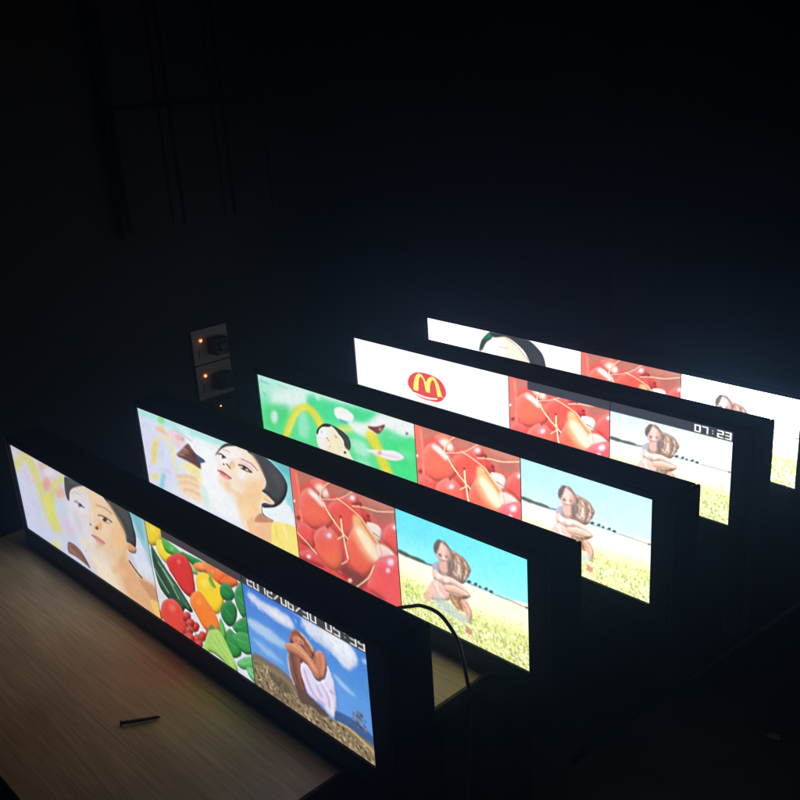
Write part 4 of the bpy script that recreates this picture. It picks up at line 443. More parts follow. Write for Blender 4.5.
  ["poly",[196,140,128],[[.333,.286],[.359,.292],[.379,.334],[.357,.345]],.0106,.5,1],
  ["poly",[160,130,116],[[.355,.15],[.394,.137],[.429,.169],[.445,.211],[.435,.248],[.414,.195],[.384,.167]],.0052,.9,1],
  ["poly",[108,94,92],[[.307,.215],[.337,.149],[.368,.144],[.347,.215],[.324,.288],[.307,.266]],.0066,1,1],
  ["poly",[120,84,76],[[.406,.158],[.417,.171],[.427,.185],[.435,.199],[.438,.214],[.438,.23],[.438,.247],[.442,.248],[.446,.243],[.446,.226],[.446,.209],[.442,.192],[.434,.177],[.423,.163],[.412,.149],[.407,.151]],.0039,.7,0],
  ["speck",[[112,92,86],[150,118,104],[92,76,76]],[[.309,.21],[.339,.15],[.394,.134],[.43,.165],[.392,.168],[.354,.184],[.326,.287],[.31,.265]],40,.0289,.0066,70,30,.7],
  ["poly",[104,66,62],[[.341,.289],[.363,.291],[.368,.286],[.367,.28],[.346,.278],[.341,.283]],.004,1,0],
  ["poly",[104,66,62],[[.394,.281],[.415,.28],[.42,.275],[.419,.269],[.398,.27],[.393,.275]],.0039,1,0],
  ["poly",[190,110,105],[[.368,.332],[.395,.326],[.399,.321],[.397,.316],[.37,.322],[.366,.328]],.004,1,0],
  ["poly",[206,156,140],[[.401,.214],[.439,.215],[.435,.267],[.409,.325],[.404,.276]],.013,.6,1],
  ["poly",[150,110,100],[[.339,.276],[.363,.272],[.366,.268],[.365,.265],[.341,.269],[.338,.273]],.004,.6,0],
  ["poly",[150,110,100],[[.393,.264],[.421,.261],[.424,.257],[.423,.254],[.395,.257],[.392,.261]],.0039,.6,0],
  ["poly",[246,214,200],[[.386,.293],[.384,.3],[.38,.306],[.374,.309],[.37,.307],[.369,.302],[.371,.295],[.375,.289],[.381,.286],[.385,.287]],.0066,.8,1],
  ["poly",[250,226,216],[[.394,.292],[.392,.299],[.387,.306],[.381,.309],[.376,.307],[.374,.301],[.376,.294],[.382,.287],[.388,.284],[.392,.286]],.0066,1,1],
  ["poly",[222,176,158],[[.346,.357],[.412,.324],[.408,.416],[.359,.428]],.0066,1,1],
  ["poly",[120,100,98],[[.409,.325],[.442,.283],[.447,.383],[.418,.436]],.0105,.7,1],
  ["form",[232,188,172],[[.229,.688],[.287,.552],[.331,.544],[.397,.577],[.417,.665],[.345,.718],[.263,.75]],.0208,.2,.2,.0042,1,1],
  ["poly",[252,232,222],[[.289,.58],[.299,.599],[.309,.618],[.32,.637],[.333,.656],[.348,.675],[.362,.694],[.372,.689],[.375,.676],[.361,.657],[.347,.638],[.334,.62],[.323,.601],[.314,.583],[.304,.564],[.294,.567]],.0095,.7,0],
  ["poly",[226,178,160],[[.203,.75],[.246,.686],[.266,.742],[.229,.796]],.007,1,1],
  ["poly",[210,222,232],[[.309,.547],[.313,.576],[.317,.605],[.322,.633],[.326,.658],[.33,.682],[.335,.706],[.341,.705],[.346,.696],[.341,.672],[.337,.649],[.333,.624],[.329,.596],[.324,.567],[.32,.538],[.314,.538]],.0068,.7,0],
  ["form",[246,208,190],[[.311,.469],[.37,.469],[.435,.45],[.508,.476],[.575,.532],[.515,.526],[.441,.514],[.365,.529]],.0202,.2,.2,.004,1,1],
  ["form",[236,180,154],[[.372,.554],[.441,.521],[.515,.526],[.581,.539],[.546,.579],[.47,.595],[.392,.606]],.0202,.2,.2,.004,1,1],
  ["poly",[252,222,206],[[.395,.559],[.424,.55],[.454,.542],[.481,.538],[.505,.539],[.529,.545],[.553,.55],[.56,.543],[.559,.535],[.535,.53],[.511,.525],[.485,.524],[.457,.528],[.427,.536],[.398,.544],[.392,.553]],.0067,.8,0],
  ["poly",[252,228,216],[[.356,.479],[.352,.495],[.341,.509],[.329,.516],[.319,.512],[.316,.5],[.32,.484],[.331,.47],[.343,.463],[.353,.467]],.0094,1,1],
  ["poly",[250,220,206],[[.418,.481],[.412,.501],[.4,.518],[.385,.526],[.373,.522],[.369,.507],[.375,.488],[.387,.47],[.402,.463],[.414,.467]],.012,1,1],
  ["poly",[180,120,100],[[.369,.55],[.441,.519],[.444,.513],[.441,.51],[.37,.542],[.367,.548]],.004,.7,0],
  ["poly",[108,80,66],[[.415,.615],[.48,.602],[.57,.563],[.489,.639],[.435,.648]],.0067,1,1],
  ["poly",[172,122,88],[[.414,.64],[.501,.614],[.544,.698],[.464,.731]],.0081,1,1],
  ["poly",[226,190,150],[[.431,.654],[.472,.71],[.478,.707],[.48,.698],[.44,.642],[.433,.645]],.0067,.7,0],
  ["poly",[110,76,60],[[.475,.642],[.504,.704],[.509,.702],[.512,.694],[.483,.633],[.477,.634]],.0054,.7,0],
  ["form",[226,166,142],[[.509,.61],[.555,.62],[.585,.707],[.569,.813],[.54,.749],[.508,.688]],.02,.2,.2,.004,1,1],
  ["poly",[250,214,194],[[.538,.645],[.566,.733],[.571,.732],[.574,.725],[.546,.637],[.541,.637]],.0053,.7,0],
  ["speck",[[120,90,74],[220,190,150],[176,130,100],[236,214,180]],[[.415,.62],[.565,.576],[.539,.721],[.452,.757]],60,.0323,.0108,60,35,.7],
  ["poly",[180,196,200],[[.285,.705],[.392,.701],[.474,.758],[.55,.756],[.545,.827],[.46,.825],[.352,.808],[.295,.782]],.0165,.75,1],
  ["speck",[[236,244,248],[130,160,190],[200,214,224],[220,226,180]],[[.268,.701],[.392,.692],[.57,.742],[.566,.849],[.459,.86],[.285,.812]],240,.0207,.0083,60,60,.85],
  ["speck",[[196,206,110],[240,242,200],[150,160,80]],[[.23,.789],[.319,.793],[.459,.846],[.577,.829],[.563,.917],[.423,.948],[.259,.881]],160,.021,.007,75,50,.85],
  ["speck",[[250,250,240],[214,224,150],[160,176,90],[236,240,220]],[[.212,.691],[.282,.64],[.299,.751],[.432,.729],[.558,.762],[.585,.904],[.421,.976],[.227,.845]],170,.0208,.0069,70,50,.75],
  ["speck",[[110,84,72],[238,206,188],[176,130,112]],[[.28,.469],[.351,.471],[.444,.448],[.506,.48],[.566,.55],[.571,.702],[.519,.679],[.436,.621],[.277,.736],[.235,.678]],60,.027,.0054,25,40,.35],
  ["poly",[204,144,122],[[.528,.858],[.555,.856],[.581,.896],[.558,.927],[.534,.901]],.0054,1,1],
 ],
 'green_arches': [
  ["base",[190,246,232],[246,250,250],[80,228,136],[70,226,140]],
  ["poly",[92,232,150],[[.02,.372],[.396,.194],[.748,.098],[1.033,.102],[1.006,1.033],[-.068,1.433]],.0772,.9,1],
  ["poly",[236,250,246],[[.115,.147],[.258,.05],[.374,.075],[.306,.25],[.179,.357],[.071,.341]],.0633,.95,1],
  ["poly",[230,246,246],[[.128,.488],[.117,.551],[.097,.6],[.074,.615],[.058,.59],[.055,.535],[.066,.471],[.086,.423],[.109,.409],[.124,.434]],.0294,.9,1],
  ["poly",[70,216,120],[[.05,.41],[.199,.29],[.19,.433],[.132,.612],[.034,.649]],.0415,.7,1],
  ["poly",[224,244,240],[[.121,.492],[.113,.544],[.098,.582],[.081,.593],[.07,.572],[.068,.526],[.076,.474],[.092,.436],[.108,.426],[.119,.447]],.0235,.9,1],
  ["poly",[128,190,190],[[.012,.082],[.022,.089],[.033,.096],[.044,.101],[.056,.101],[.067,.099],[.078,.097],[.085,.084],[.082,.073],[.071,.075],[.061,.077],[.051,.077],[.041,.073],[.031,.066],[.021,.059],[.013,.067]],.0117,.7,0],
  ["poly",[120,200,190],[[.023,.238],[.04,.27],[.051,.263],[.055,.244],[.037,.212],[.027,.218]],.0147,.7,0],
  ["poly",[150,210,205],[[.148,.069],[.216,.084],[.224,.073],[.223,.061],[.155,.045],[.147,.056]],.0114,.5,0],
  ["poly",[78,226,150],[[.36,.07],[.542,.051],[.789,.002],[.804,.086],[.744,.206],[.53,.292],[.377,.272]],.0385,.95,1],
  ["poly",[220,250,244],[[.412,.026],[.44,.035],[.437,.089],[.413,.091]],.0136,.6,1],
  ["poly",[250,252,253],[[.614,.216],[.719,.179],[.826,-.002],[1.008,-.012],[1.002,.183],[.903,.179],[.819,.175],[.738,.344],[.636,.325]],.0318,.95,1],
  ["poly",[180,240,220],[[.287,.316],[.344,.361],[.33,.616],[.269,.63]],.034,.7,1],
  ["poly",[246,228,66],[[.187,.742],[.208,.637],[.229,.535],[.258,.427],[.286,.34],[.309,.298],[.326,.281],[.342,.283],[.362,.303],[.38,.344],[.396,.395],[.407,.442],[.416,.491],[.444,.488],[.461,.428],[.452,.378],[.44,.327],[.422,.27],[.4,.221],[.371,.191],[.335,.189],[.292,.23],[.252,.304],[.216,.413],[.184,.532],[.16,.643],[.139,.751],[.155,.787]],.0266,.95,0],
  ["poly",[252,242,140],[[.199,.656],[.223,.554],[.246,.455],[.268,.377],[.287,.331],[.306,.302],[.326,.271],[.328,.252],[.32,.251],[.3,.282],[.279,.316],[.256,.37],[.232,.453],[.209,.554],[.185,.656],[.189,.668]],.0147,.6,0],
  ["poly",[246,238,120],[[.55,.396],[.619,.362],[.639,.313],[.627,.28],[.558,.313],[.538,.362]],.0326,.9,0],
  ["poly",[246,226,58],[[.714,.322],[.723,.357],[.732,.392],[.741,.429],[.75,.468],[.76,.51],[.77,.559],[.782,.623],[.796,.695],[.807,.759],[.813,.808],[.818,.852],[.822,.897],[.854,.9],[.877,.823],[.873,.778],[.868,.732],[.861,.679],[.85,.612],[.836,.54],[.823,.476],[.813,.426],[.804,.383],[.794,.343],[.785,.305],[.776,.27],[.767,.236],[.732,.245]],.0315,.95,0],
  ["poly",[250,252,252],[[.528,.142],[.55,.103],[.586,.08],[.647,.128],[.638,.21],[.576,.241],[.536,.225]],.0107,1,1],
  ["poly",[110,164,220],[[.556,.265],[.596,.269],[.604,.257],[.602,.244],[.562,.239],[.555,.251]],.0108,1,0],
  ["poly",[74,234,140],[[.819,.345],[.912,.263],[1.002,.176],[.999,.687],[.887,.677],[.844,.507]],.031,.9,1],
  ["poly",[150,246,190],[[.897,.368],[.98,.357],[.966,.441]],.0357,.6,1],
  ["poly",[252,246,250],[[.712,.508],[.797,.446],[.887,.396],[.933,.441],[.87,.518],[.782,.524]],.008,1,1],
  ["poly",[236,196,216],[[.73,.528],[.766,.513],[.8,.498],[.832,.486],[.858,.479],[.882,.474],[.905,.469],[.909,.46],[.907,.453],[.884,.458],[.86,.462],[.834,.47],[.802,.482],[.767,.497],[.732,.512],[.728,.521]],.008,.7,0],
  ["poly",[226,160,120],[[.806,.473],[.803,.49],[.796,.504],[.788,.51],[.782,.505],[.78,.491],[.783,.474],[.79,.46],[.798,.454],[.804,.459]],.0104,.7,1],
  ["poly",[132,68,66],[[.731,.21],[.782,.185],[.836,.124],[.821,.194],[.792,.259],[.761,.245]],.0078,1,1],
  ["poly",[200,140,130],[[.816,.189],[.814,.203],[.809,.214],[.802,.218],[.798,.214],[.796,.203],[.798,.19],[.804,.179],[.81,.175],[.815,.179]],.0077,1,1],
  ["poly",[110,150,140],[[.966,.136],[.964,.147],[.959,.156],[.954,.16],[.95,.157],[.949,.147],[.951,.136],[.955,.127],[.961,.124],[.964,.127]],.0074,1,1],
  ["poly",[220,252,240],[[.617,.441],[.709,.428],[.729,.568],[.65,.6]],.0377,.7,1],
  ["poly",[190,246,220],[[.648,.655],[.726,.648],[.746,.788],[.668,.797]],.0381,.6,1],
  ["poly",[252,240,206],[[.394,.537],[.414,.452],[.452,.401],[.493,.364],[.516,.383],[.548,.427],[.572,.475],[.576,.546],[.595,.593],[.609,.643],[.634,.717],[.692,.887],[.442,1.088],[.433,.861],[.417,.737],[.397,.684],[.391,.604]],.004,1,1],
  ["poly",[250,248,250],[[.4,.529],[.441,.42],[.486,.394],[.476,.504],[.446,.601],[.447,.696],[.412,.683],[.395,.618]],.0258,.95,1],
  ["poly",[66,66,68],[[.498,.35],[.527,.355],[.565,.376],[.601,.417],[.616,.49],[.611,.567],[.593,.596],[.575,.564],[.57,.487],[.543,.43],[.521,.385]],.0039,1,1],
  ["poly",[56,46,46],[[.393,.534],[.397,.483],[.415,.428],[.44,.38],[.47,.349],[.501,.351],[.483,.385],[.441,.411],[.415,.461],[.403,.525]],.004,1,1],
  ["poly",[240,170,150],[[.572,.554],[.593,.585],[.602,.592],[.585,.6]],.0058,1,1],
  ["poly",[44,32,32],[[.582,.633],[.58,.643],[.576,.651],[.571,.655],[.567,.652],[.566,.644],[.568,.634],[.572,.625],[.577,.622],[.581,.625]],.0048,1,1],
  ["poly",[190,176,180],[[.437,.48],[.435,.488],[.431,.495],[.427,.498],[.424,.495],[.423,.489],[.425,.48],[.429,.473],[.433,.471],[.436,.473]],.0064,.9,1],
  ["poly",[180,110,90],[[.467,.534],[.466,.541],[.463,.546],[.46,.548],[.458,.546],[.457,.541],[.458,.535],[.461,.53],[.464,.527],[.467,.529]],.0049,.9,1],
  ["poly",[226,170,130],[[.478,.555],[.476,.564],[.472,.572],[.468,.575],[.465,.572],[.464,.565],[.465,.556],[.469,.549],[.474,.545],[.477,.548]],.0069,.9,1],
  ["poly",[190,150,120],[[.53,.476],[.528,.484],[.525,.49],[.521,.493],[.518,.491],[.518,.485],[.519,.477],[.522,.471],[.526,.468],[.529,.47]],.0058,.9,1],
  ["poly",[226,160,140],[[.481,.629],[.48,.635],[.477,.641],[.474,.643],[.471,.641],[.471,.636],[.472,.63],[.475,.624],[.478,.622],[.48,.624]],.0049,.9,1],
  ["poly",[190,160,140],[[.513,.467],[.529,.498],[.531,.497],[.532,.491],[.516,.46],[.514,.462]],.0039,.7,0],
 ],
 'logo_page': [
  ["base",[254,254,255],[253,253,254],[252,252,255],[250,252,255]],
  ["poly",[236,80,78],[[.373,.422],[.388,.347],[.415,.289],[.453,.256],[.499,.248],[.544,.256],[.583,.284],[.608,.334],[.622,.4],[.623,.454],[.612,.512],[.589,.568],[.557,.599],[.512,.605],[.471,.595],[.425,.579],[.39,.518],[.375,.479]],.0039,1,1],
  ["poly",[250,244,118],[[.408,.498],[.413,.419],[.423,.347],[.438,.291],[.452,.272],[.469,.276],[.484,.317],[.497,.361],[.511,.311],[.53,.275],[.549,.269],[.565,.299],[.579,.361],[.588,.429],[.596,.489],[.59,.511],[.568,.518],[.564,.462],[.559,.391],[.551,.33],[.539,.314],[.528,.355],[.521,.422],[.519,.491],[.508,.5],[.492,.494],[.485,.415],[.48,.357],[.47,.325],[.459,.315],[.45,.355],[.445,.429],[.442,.508],[.429,.523],[.41,.518]],.0029,1,1],
  ["poly",[255,244,236],[[.399,.553],[.426,.552],[.472,.566],[.518,.563],[.565,.546],[.56,.567],[.512,.591],[.471,.591],[.43,.58]],.0039,1,1],
  ["poly",[250,190,180],[[.591,.504],[.613,.502],[.599,.525]],.0038,.8,1],
  ["poly",[236,92,84],[[.425,.583],[.471,.595],[.512,.599],[.507,.613],[.466,.611]],.0029,.6,1],
 ],
 'white_portrait': [
  ["base",[253,253,252],[254,254,254],[252,253,254],[253,253,254]],
  ["poly",[236,240,238],[[.137,.034],[.133,.06],[.122,.08],[.109,.086],[.099,.076],[.096,.053],[.1,.027],[.111,.007],[.124,.001],[.134,.012]],.0277,.5,1],
  ["poly",[240,238,230],[[.197,.055],[.194,.072],[.187,.085],[.179,.089],[.172,.082],[.17,.067],[.173,.05],[.18,.036],[.188,.033],[.195,.04]],.0172,.5,1],
  ["poly",[252,236,214],[[.383,.297],[.455,.086],[.547,.022],[.62,.128],[.688,.291],[.702,.632],[.671,.948],[.392,1.129],[.368,.661]],.0102,1,1],
  ["poly",[252,248,246],[[.406,.269],[.47,.105],[.531,.108],[.512,.412],[.417,.565]],.0471,.9,1],
  ["poly",[58,66,60],[[.367,.306],[.386,.153],[.449,.001],[.458,.084],[.417,.171],[.39,.284]],.0102,1,1],
  ["poly",[26,140,82],[[.402,.132],[.451,.003],[.453,.068],[.418,.124]],.0134,1,1],
  ["poly",[58,62,66],[[.45,.01],[.562,-.005],[.682,.001],[.738,.068],[.78,.172],[.795,.322],[.789,.484],[.732,.517],[.697,.306],[.663,.17],[.606,.077],[.547,.029],[.468,.073]],.0099,1,1],
  ["poly",[222,140,88],[[.548,.046],[.572,.073],[.595,.099],[.618,.133],[.641,.182],[.665,.238],[.689,.295],[.692,.293],[.693,.284],[.67,.228],[.646,.171],[.622,.122],[.599,.087],[.575,.061],[.552,.034],[.548,.038]],.0065,.8,0],
  ["poly",[214,186,178],[[.499,.197],[.559,.192],[.563,.184],[.561,.176],[.501,.18],[.497,.189]],.0066,.8,0],
 ],
}
ROWS = 160
SW, SH = 0.9054, 0.16                      # lit width and height of one sign
CUT1, CUT2 = 0.4941, 0.747                 # where the three pictures meet
SPAN = {'A': (0, CUT1), 'B': (CUT1, CUT2), 'C': (CUT2, 1)}


def smooth_loop(p):
    p = np.asarray(p, float)
    n = len(p)
    t = np.arange(4)[:, None] / 4
    out = []
    for i in range(n):
        p0, p1, p2, p3 = p[i - 1], p[i], p[(i + 1) % n], p[(i + 2) % n]
        out.append(.5 * (2 * p1 + (p2 - p0) * t + (2 * p0 - 5 * p1 + 4 * p2 - p3) * t ** 2 + (3 * p1 - p0 - 3 * p2 + p3) * t ** 3))
    return np.vstack(out)


def blur(m, s):
    if s < .3:
        return m
    r = int(s * 2.6) + 1
    k = np.exp(-.5 * (np.arange(-r, r + 1) / s) ** 2)
    k /= k.sum()
    for ax in (0, 1):
        pad = [(0, 0), (0, 0)]
        pad[ax] = (r, r)
        q = np.pad(m, pad, mode='edge')
        L = m.shape[ax]
        m = sum(k[j] * (q[j:j + L] if ax == 0 else q[:, j:j + L]) for j in range(2 * r + 1))
    return m


def value_noise(rng, h, w, cell):
    g = rng.random((int(h / cell) + 3, int(w / cell) + 3))
    y, x = np.arange(h) / cell, np.arange(w) / cell
    yi, xi = y.astype(int), x.astype(int)
    fy, fx = (y - yi)[:, None], (x - xi)[None]
    fy, fx = fy * fy * (3 - 2 * fy), fx * fx * (3 - 2 * fx)
    a, b = g[yi][:, xi], g[yi][:, xi + 1]
    c, d = g[yi + 1][:, xi], g[yi + 1][:, xi + 1]
    return (a * (1 - fx) + b * fx) * (1 - fy) + (c * (1 - fx) + d * fx) * fy


class Canvas:
    SS = 3

    def __init__(self, w, h, seed):
        self.w, self.h = w, h
        self.im = np.zeros((h, w, 3))
        self.rng = np.random.default_rng(seed)

    def form(self, pts, col, sigma, dark, light, soft, alpha):
        """a rounded body lit from the upper left: its outline is inflated and shaded by slope"""
        big = Canvas(self.w, self.h, 0)
        big.fill(pts, (1, 1, 1), 0)
        m = big.im[..., 0]
        ys, xs = np.nonzero(m > .02)
        if not len(ys):
            return
        pad = int(sigma * 3) + 3
        y0, y1, x0, x1 = max(0, ys.min() - pad), ys.max() + pad + 1, max(0, xs.min() - pad), xs.max() + pad + 1
        m = m[y0:y1, x0:x1]
        g = blur(m, sigma) + .5 * blur(m, sigma * .45)
        gy, gx = np.gradient(g)
        k = sigma * 1.6
        lit = np.clip((gx * .55 + gy * .85) * k, -1, 1)
        edge = np.clip(1 - (g - .75) / .75, 0, 1) ** 2
        c = np.array(col, float)
        shade = np.clip(-lit, 0, 1) * dark * 1.3 + edge * dark * .35
        r = c * (1 - shade[..., None]) + (255 - c) * (np.clip(lit, 0, 1) * light)[..., None]
        a = blur(m, soft)[..., None] * alpha
        self.im[y0:y1, x0:x1] += (r - self.im[y0:y1, x0:x1]) * a

    def fill(self, pts, col, soft=0, alpha=1):
        """pts in pixels; antialiased even-odd fill, feathered by soft pixels"""
        pts = np.asarray(pts, float)
        pad = int(soft * 2.6) + 2
        x0 = max(0, int(pts[:, 0].min()) - pad); x1 = min(self.w, int(pts[:, 0].max()) + pad + 2)
        y0 = max(0, int(pts[:, 1].min()) - pad); y1 = min(self.h, int(pts[:, 1].max()) + pad + 2)
        if x1 <= x0 or y1 <= y0:
            return
        ss = self.SS
        # mask is computed on a margin beyond the canvas too, so feathering is right at the borders
        X0, X1, Y0, Y1 = x0 - pad, x1 + pad, y0 - pad, y1 + pad
        gx = X0 + (np.arange((X1 - X0) * ss) + .5) / ss
        gy = Y0 + (np.arange((Y1 - Y0) * ss) + .5) / ss
        m = np.zeros((len(gy), len(gx)), bool)
        a, b = pts, np.roll(pts, -1, 0)
        for (ax, ay), (bx, by) in zip(a, b):
            if ay == by:
                continue
            lo, hi = (ay, by) if ay < by else (by, ay)
            i0, i1 = np.searchsorted(gy, [lo, hi])
            if i1 <= i0:
                continue
            xs = ax + (gy[i0:i1] - ay) * (bx - ax) / (by - ay)
            m[i0:i1] ^= gx[None] > xs[:, None]
        m = m.reshape(Y1 - Y0, ss, X1 - X0, ss).mean((1, 3))
        m = blur(m, soft)[pad:pad + y1 - y0, pad:pad + x1 - x0] * alpha
        r = self.im[y0:y1, x0:x1]
        r += (np.array(col, float) - r) * m[..., None]

    def run(self, ops):
        W, H = self.w, self.h
        sc = np.array([W, H], float)
        for o in ops:
            k = o[0]
            if k == 'base':
                u = np.linspace(0, 1, W)[None, :, None]; v = np.linspace(0, 1, H)[:, None, None]
                tl, tr, bl, br = (np.array(c, float) for c in o[1:5])
                self.im[:] = (tl * (1 - u) + tr * u) * (1 - v) + (bl * (1 - u) + br * u) * v
            elif k == 'poly':
                p = smooth_loop(o[2]) if o[5] else np.array(o[2])
                self.fill(p * sc, o[1], o[3] * H * .8, o[4])
            elif k == 'form':
                p = smooth_loop(o[2]) if o[8] else np.array(o[2])
                self.form(p * sc, o[1], o[3] * H, o[4], o[5], o[6] * H * .8, o[7])
            elif k == 'rect':
                u0, v0, u1, v1 = o[2:6]
                self.fill(np.array([(u0, v0), (u1, v0), (u1, v1), (u0, v1)]) * sc, o[1])
            elif k == 'speck':
                _, cols, pts, n, ln, wd, ang, spread, alpha = o
                p = np.array(pts) * sc
                lo, hi = np.maximum(p.min(0), 0), np.minimum(p.max(0), sc)
                q = self.rng.random((n * 4, 2)) * (hi - lo) + lo
                ins = np.zeros(len(q), bool)
                for (ax, ay), (bx, by) in zip(p, np.roll(p, -1, 0)):
                    if ay != by:
                        ins ^= ((q[:, 1] > ay) != (q[:, 1] > by)) & (q[:, 0] < ax + (q[:, 1] - ay) * (bx - ax) / (by - ay))
                for c in q[ins][:n]:
                    t = math.radians(ang + self.rng.uniform(-spread, spread))
                    L = ln * H * self.rng.uniform(.4, 1.1); w = max(.7, wd * H * self.rng.uniform(.5, 1.2))
                    d = np.array([math.cos(t), math.sin(t)]); nn = np.array([-d[1], d[0]])
                    self.fill([c - d * L / 2, c + nn * w / 2, c + d * L / 2, c - nn * w / 2], cols[self.rng.integers(len(cols))], 0, alpha)
            elif k == 'text':
                self.text(*o[1:])

    def text(self, s, col, u0, v0, u1, v1, wd):
        """clock lettering of straight strokes, as on a dot-matrix clock"""
        seg = {'a': ((0, 0), (1, 0)), 'b': ((1, 0), (1, 1)), 'c': ((1, 1), (1, 2)), 'd': ((0, 2), (1, 2)), 'e': ((0, 1), (0, 2)), 'f': ((0, 0), (0, 1)), 'g': ((0, 1), (1, 1))}
        dig = {'0': 'abcdef', '1': 'bc', '2': 'abged', '3': 'abgcd', '4': 'fgbc', '5': 'afgcd', '6': 'afgecd', '7': 'abc', '8': 'abcdefg', '9': 'abcdfg'}
        cell = (u1 - u0) / len(s)
        W, H = self.w, self.h
        t = wd * H

        def stroke(p, q):
            p, q = np.array(p), np.array(q)
            d = (q - p) / np.linalg.norm(q - p); n = np.array([-d[1] * 1.3, d[0] * .8]) * t
            e = d * t * (1.5 if abs(d[0]) > abs(d[1]) else .7)
            self.fill([p - e * .6 + n, p - e - n * .2, p - e * .6 - n, q + e * .6 - n, q + e + n * .2, q + e * .6 + n], col, .35)
        for i, ch in enumerate(s):
            x0 = (u0 + cell * (i + .16)) * W; x1 = (u0 + cell * (i + .8)) * W
            y0, y1 = v0 * H, v1 * H
            f = lambda a: (x0 + (x1 - x0) * a[0], y0 + (y1 - y0) * a[1] / 2)
            if ch in dig:
                for g in dig[ch]:
                    stroke(f(seg[g][0]), f(seg[g][1]))
            elif ch == '/':
                stroke((x0, y1 - .1 * (y1 - y0)), (x1, y0 + .25 * (y1 - y0)))
            elif ch == ':':
                for a in (.62, 1.45):
                    c = f((.5, a))
                    self.fill([(c[0] - t, c[1] - t), (c[0] + t, c[1] - t), (c[0] + t, c[1] + t), (c[0] - t, c[1] + t)], [c * .8 for c in col], .3)


WOBBLE = {'woman_crouched': .38, 'vegetables': .22, 'girl_in_field': .22, 'cherries': .12, 'green_arches': .2, 'logo_page': 0}


def paint(name, part, extra=(), gain=1.0, wash=0.0, boost=0.0):
    lo, hi = SPAN[part]
    w = int(round(ROWS * (hi - lo) * SW / SH))
    c = Canvas(w, ROWS, sum(map(ord, name + part)))
    c.run([o for o in PICTURES[name] if o[0] not in ('rect', 'text')])
    for k in range(3):
        c.im[..., k] = blur(c.im[..., k], .6)
    # a photograph's outlines are never clean: nudge every lamp's sample by a little noise, then sharpen
    dx = sum(a * (value_noise(c.rng, ROWS, w, s) - .5) for a, s in ((5, 11), (3.2, 4.5), (1.6, 2)))
    dy = sum(a * (value_noise(c.rng, ROWS, w, s) - .5) for a, s in ((4, 11), (2.6, 4.5), (1.2, 2)))
    yy, xx = np.mgrid[0:ROWS, 0:w]
    wob = WOBBLE.get(name, .1)
    X = np.clip(xx + dx * wob, 0, w - 1.001); Y = np.clip(yy + dy * wob, 0, ROWS - 1.001)
    xi, yi = X.astype(int), Y.astype(int); fx, fy = (X - xi)[..., None], (Y - yi)[..., None]
    a = c.im
    a = (a[yi, xi] * (1 - fx) + a[yi, xi + 1] * fx) * (1 - fy) + (a[yi + 1, xi] * (1 - fx) + a[yi + 1, xi + 1] * fx) * fy
    soft = np.stack([blur(a[..., k], 2.6) for k in range(3)], -1)
    im = a + .4 * (a - soft)
    n = sum(q * (value_noise(c.rng, ROWS, w, s) - .5) for q, s in ((.03, 16), (.025, 6), (.03, 2.4)))
    im *= 1 + n[..., None]
    im += c.rng.normal(0, 2.6, im.shape[:2])[..., None]
    im += sum(q * (np.stack([value_noise(c.rng, ROWS, w, s) for k in range(3)], -1) - .5) for q, s in ((4, 7), (4, 2.5)))
    c.im = np.clip(im, 0, 255)
    c.run(extra)
    lines = [o for o in PICTURES[name] if o[0] in ('rect', 'text')]
    c.run(lines)
    x = np.clip(c.im, 0, 255) / 255
    lin = np.where(x <= .04045, x / 12.92, ((x + .055) / 1.055) ** 2.4)
    if gain != 1 or wash:
        lum = (lin @ np.array([.2126, .7152, .0722]))[..., None]
        wm = wash * np.clip((lin[..., 2:3] - lin[..., 0:1]) * 2.5 + .45, .15, 1)      # blues bleach to white first
        lin = gain * (lin * (1 - wm) + wm * lum * 1.12)
    if boost:                                   # the far signs are driven past what the camera can hold
        lum = (lin @ np.array([.2126, .7152, .0722]))[..., None]
        lin = lin * (1 + boost * np.clip((lin[..., 2:3] - .85) / .3, 0, 1))
    return lin


# ------------------------------------------------------------------ materials
def mat(name, col, rough=.5, metal=0, spec=.5):
    m = bpy.data.materials.new(name); m.use_nodes = True
    b = m.node_tree.nodes['Principled BSDF']
    b.inputs['Base Color'].default_value = (*col, 1); b.inputs['Roughness'].default_value = rough
    b.inputs['Metallic'].default_value = metal; b.inputs['Specular IOR Level'].default_value = spec
    return m


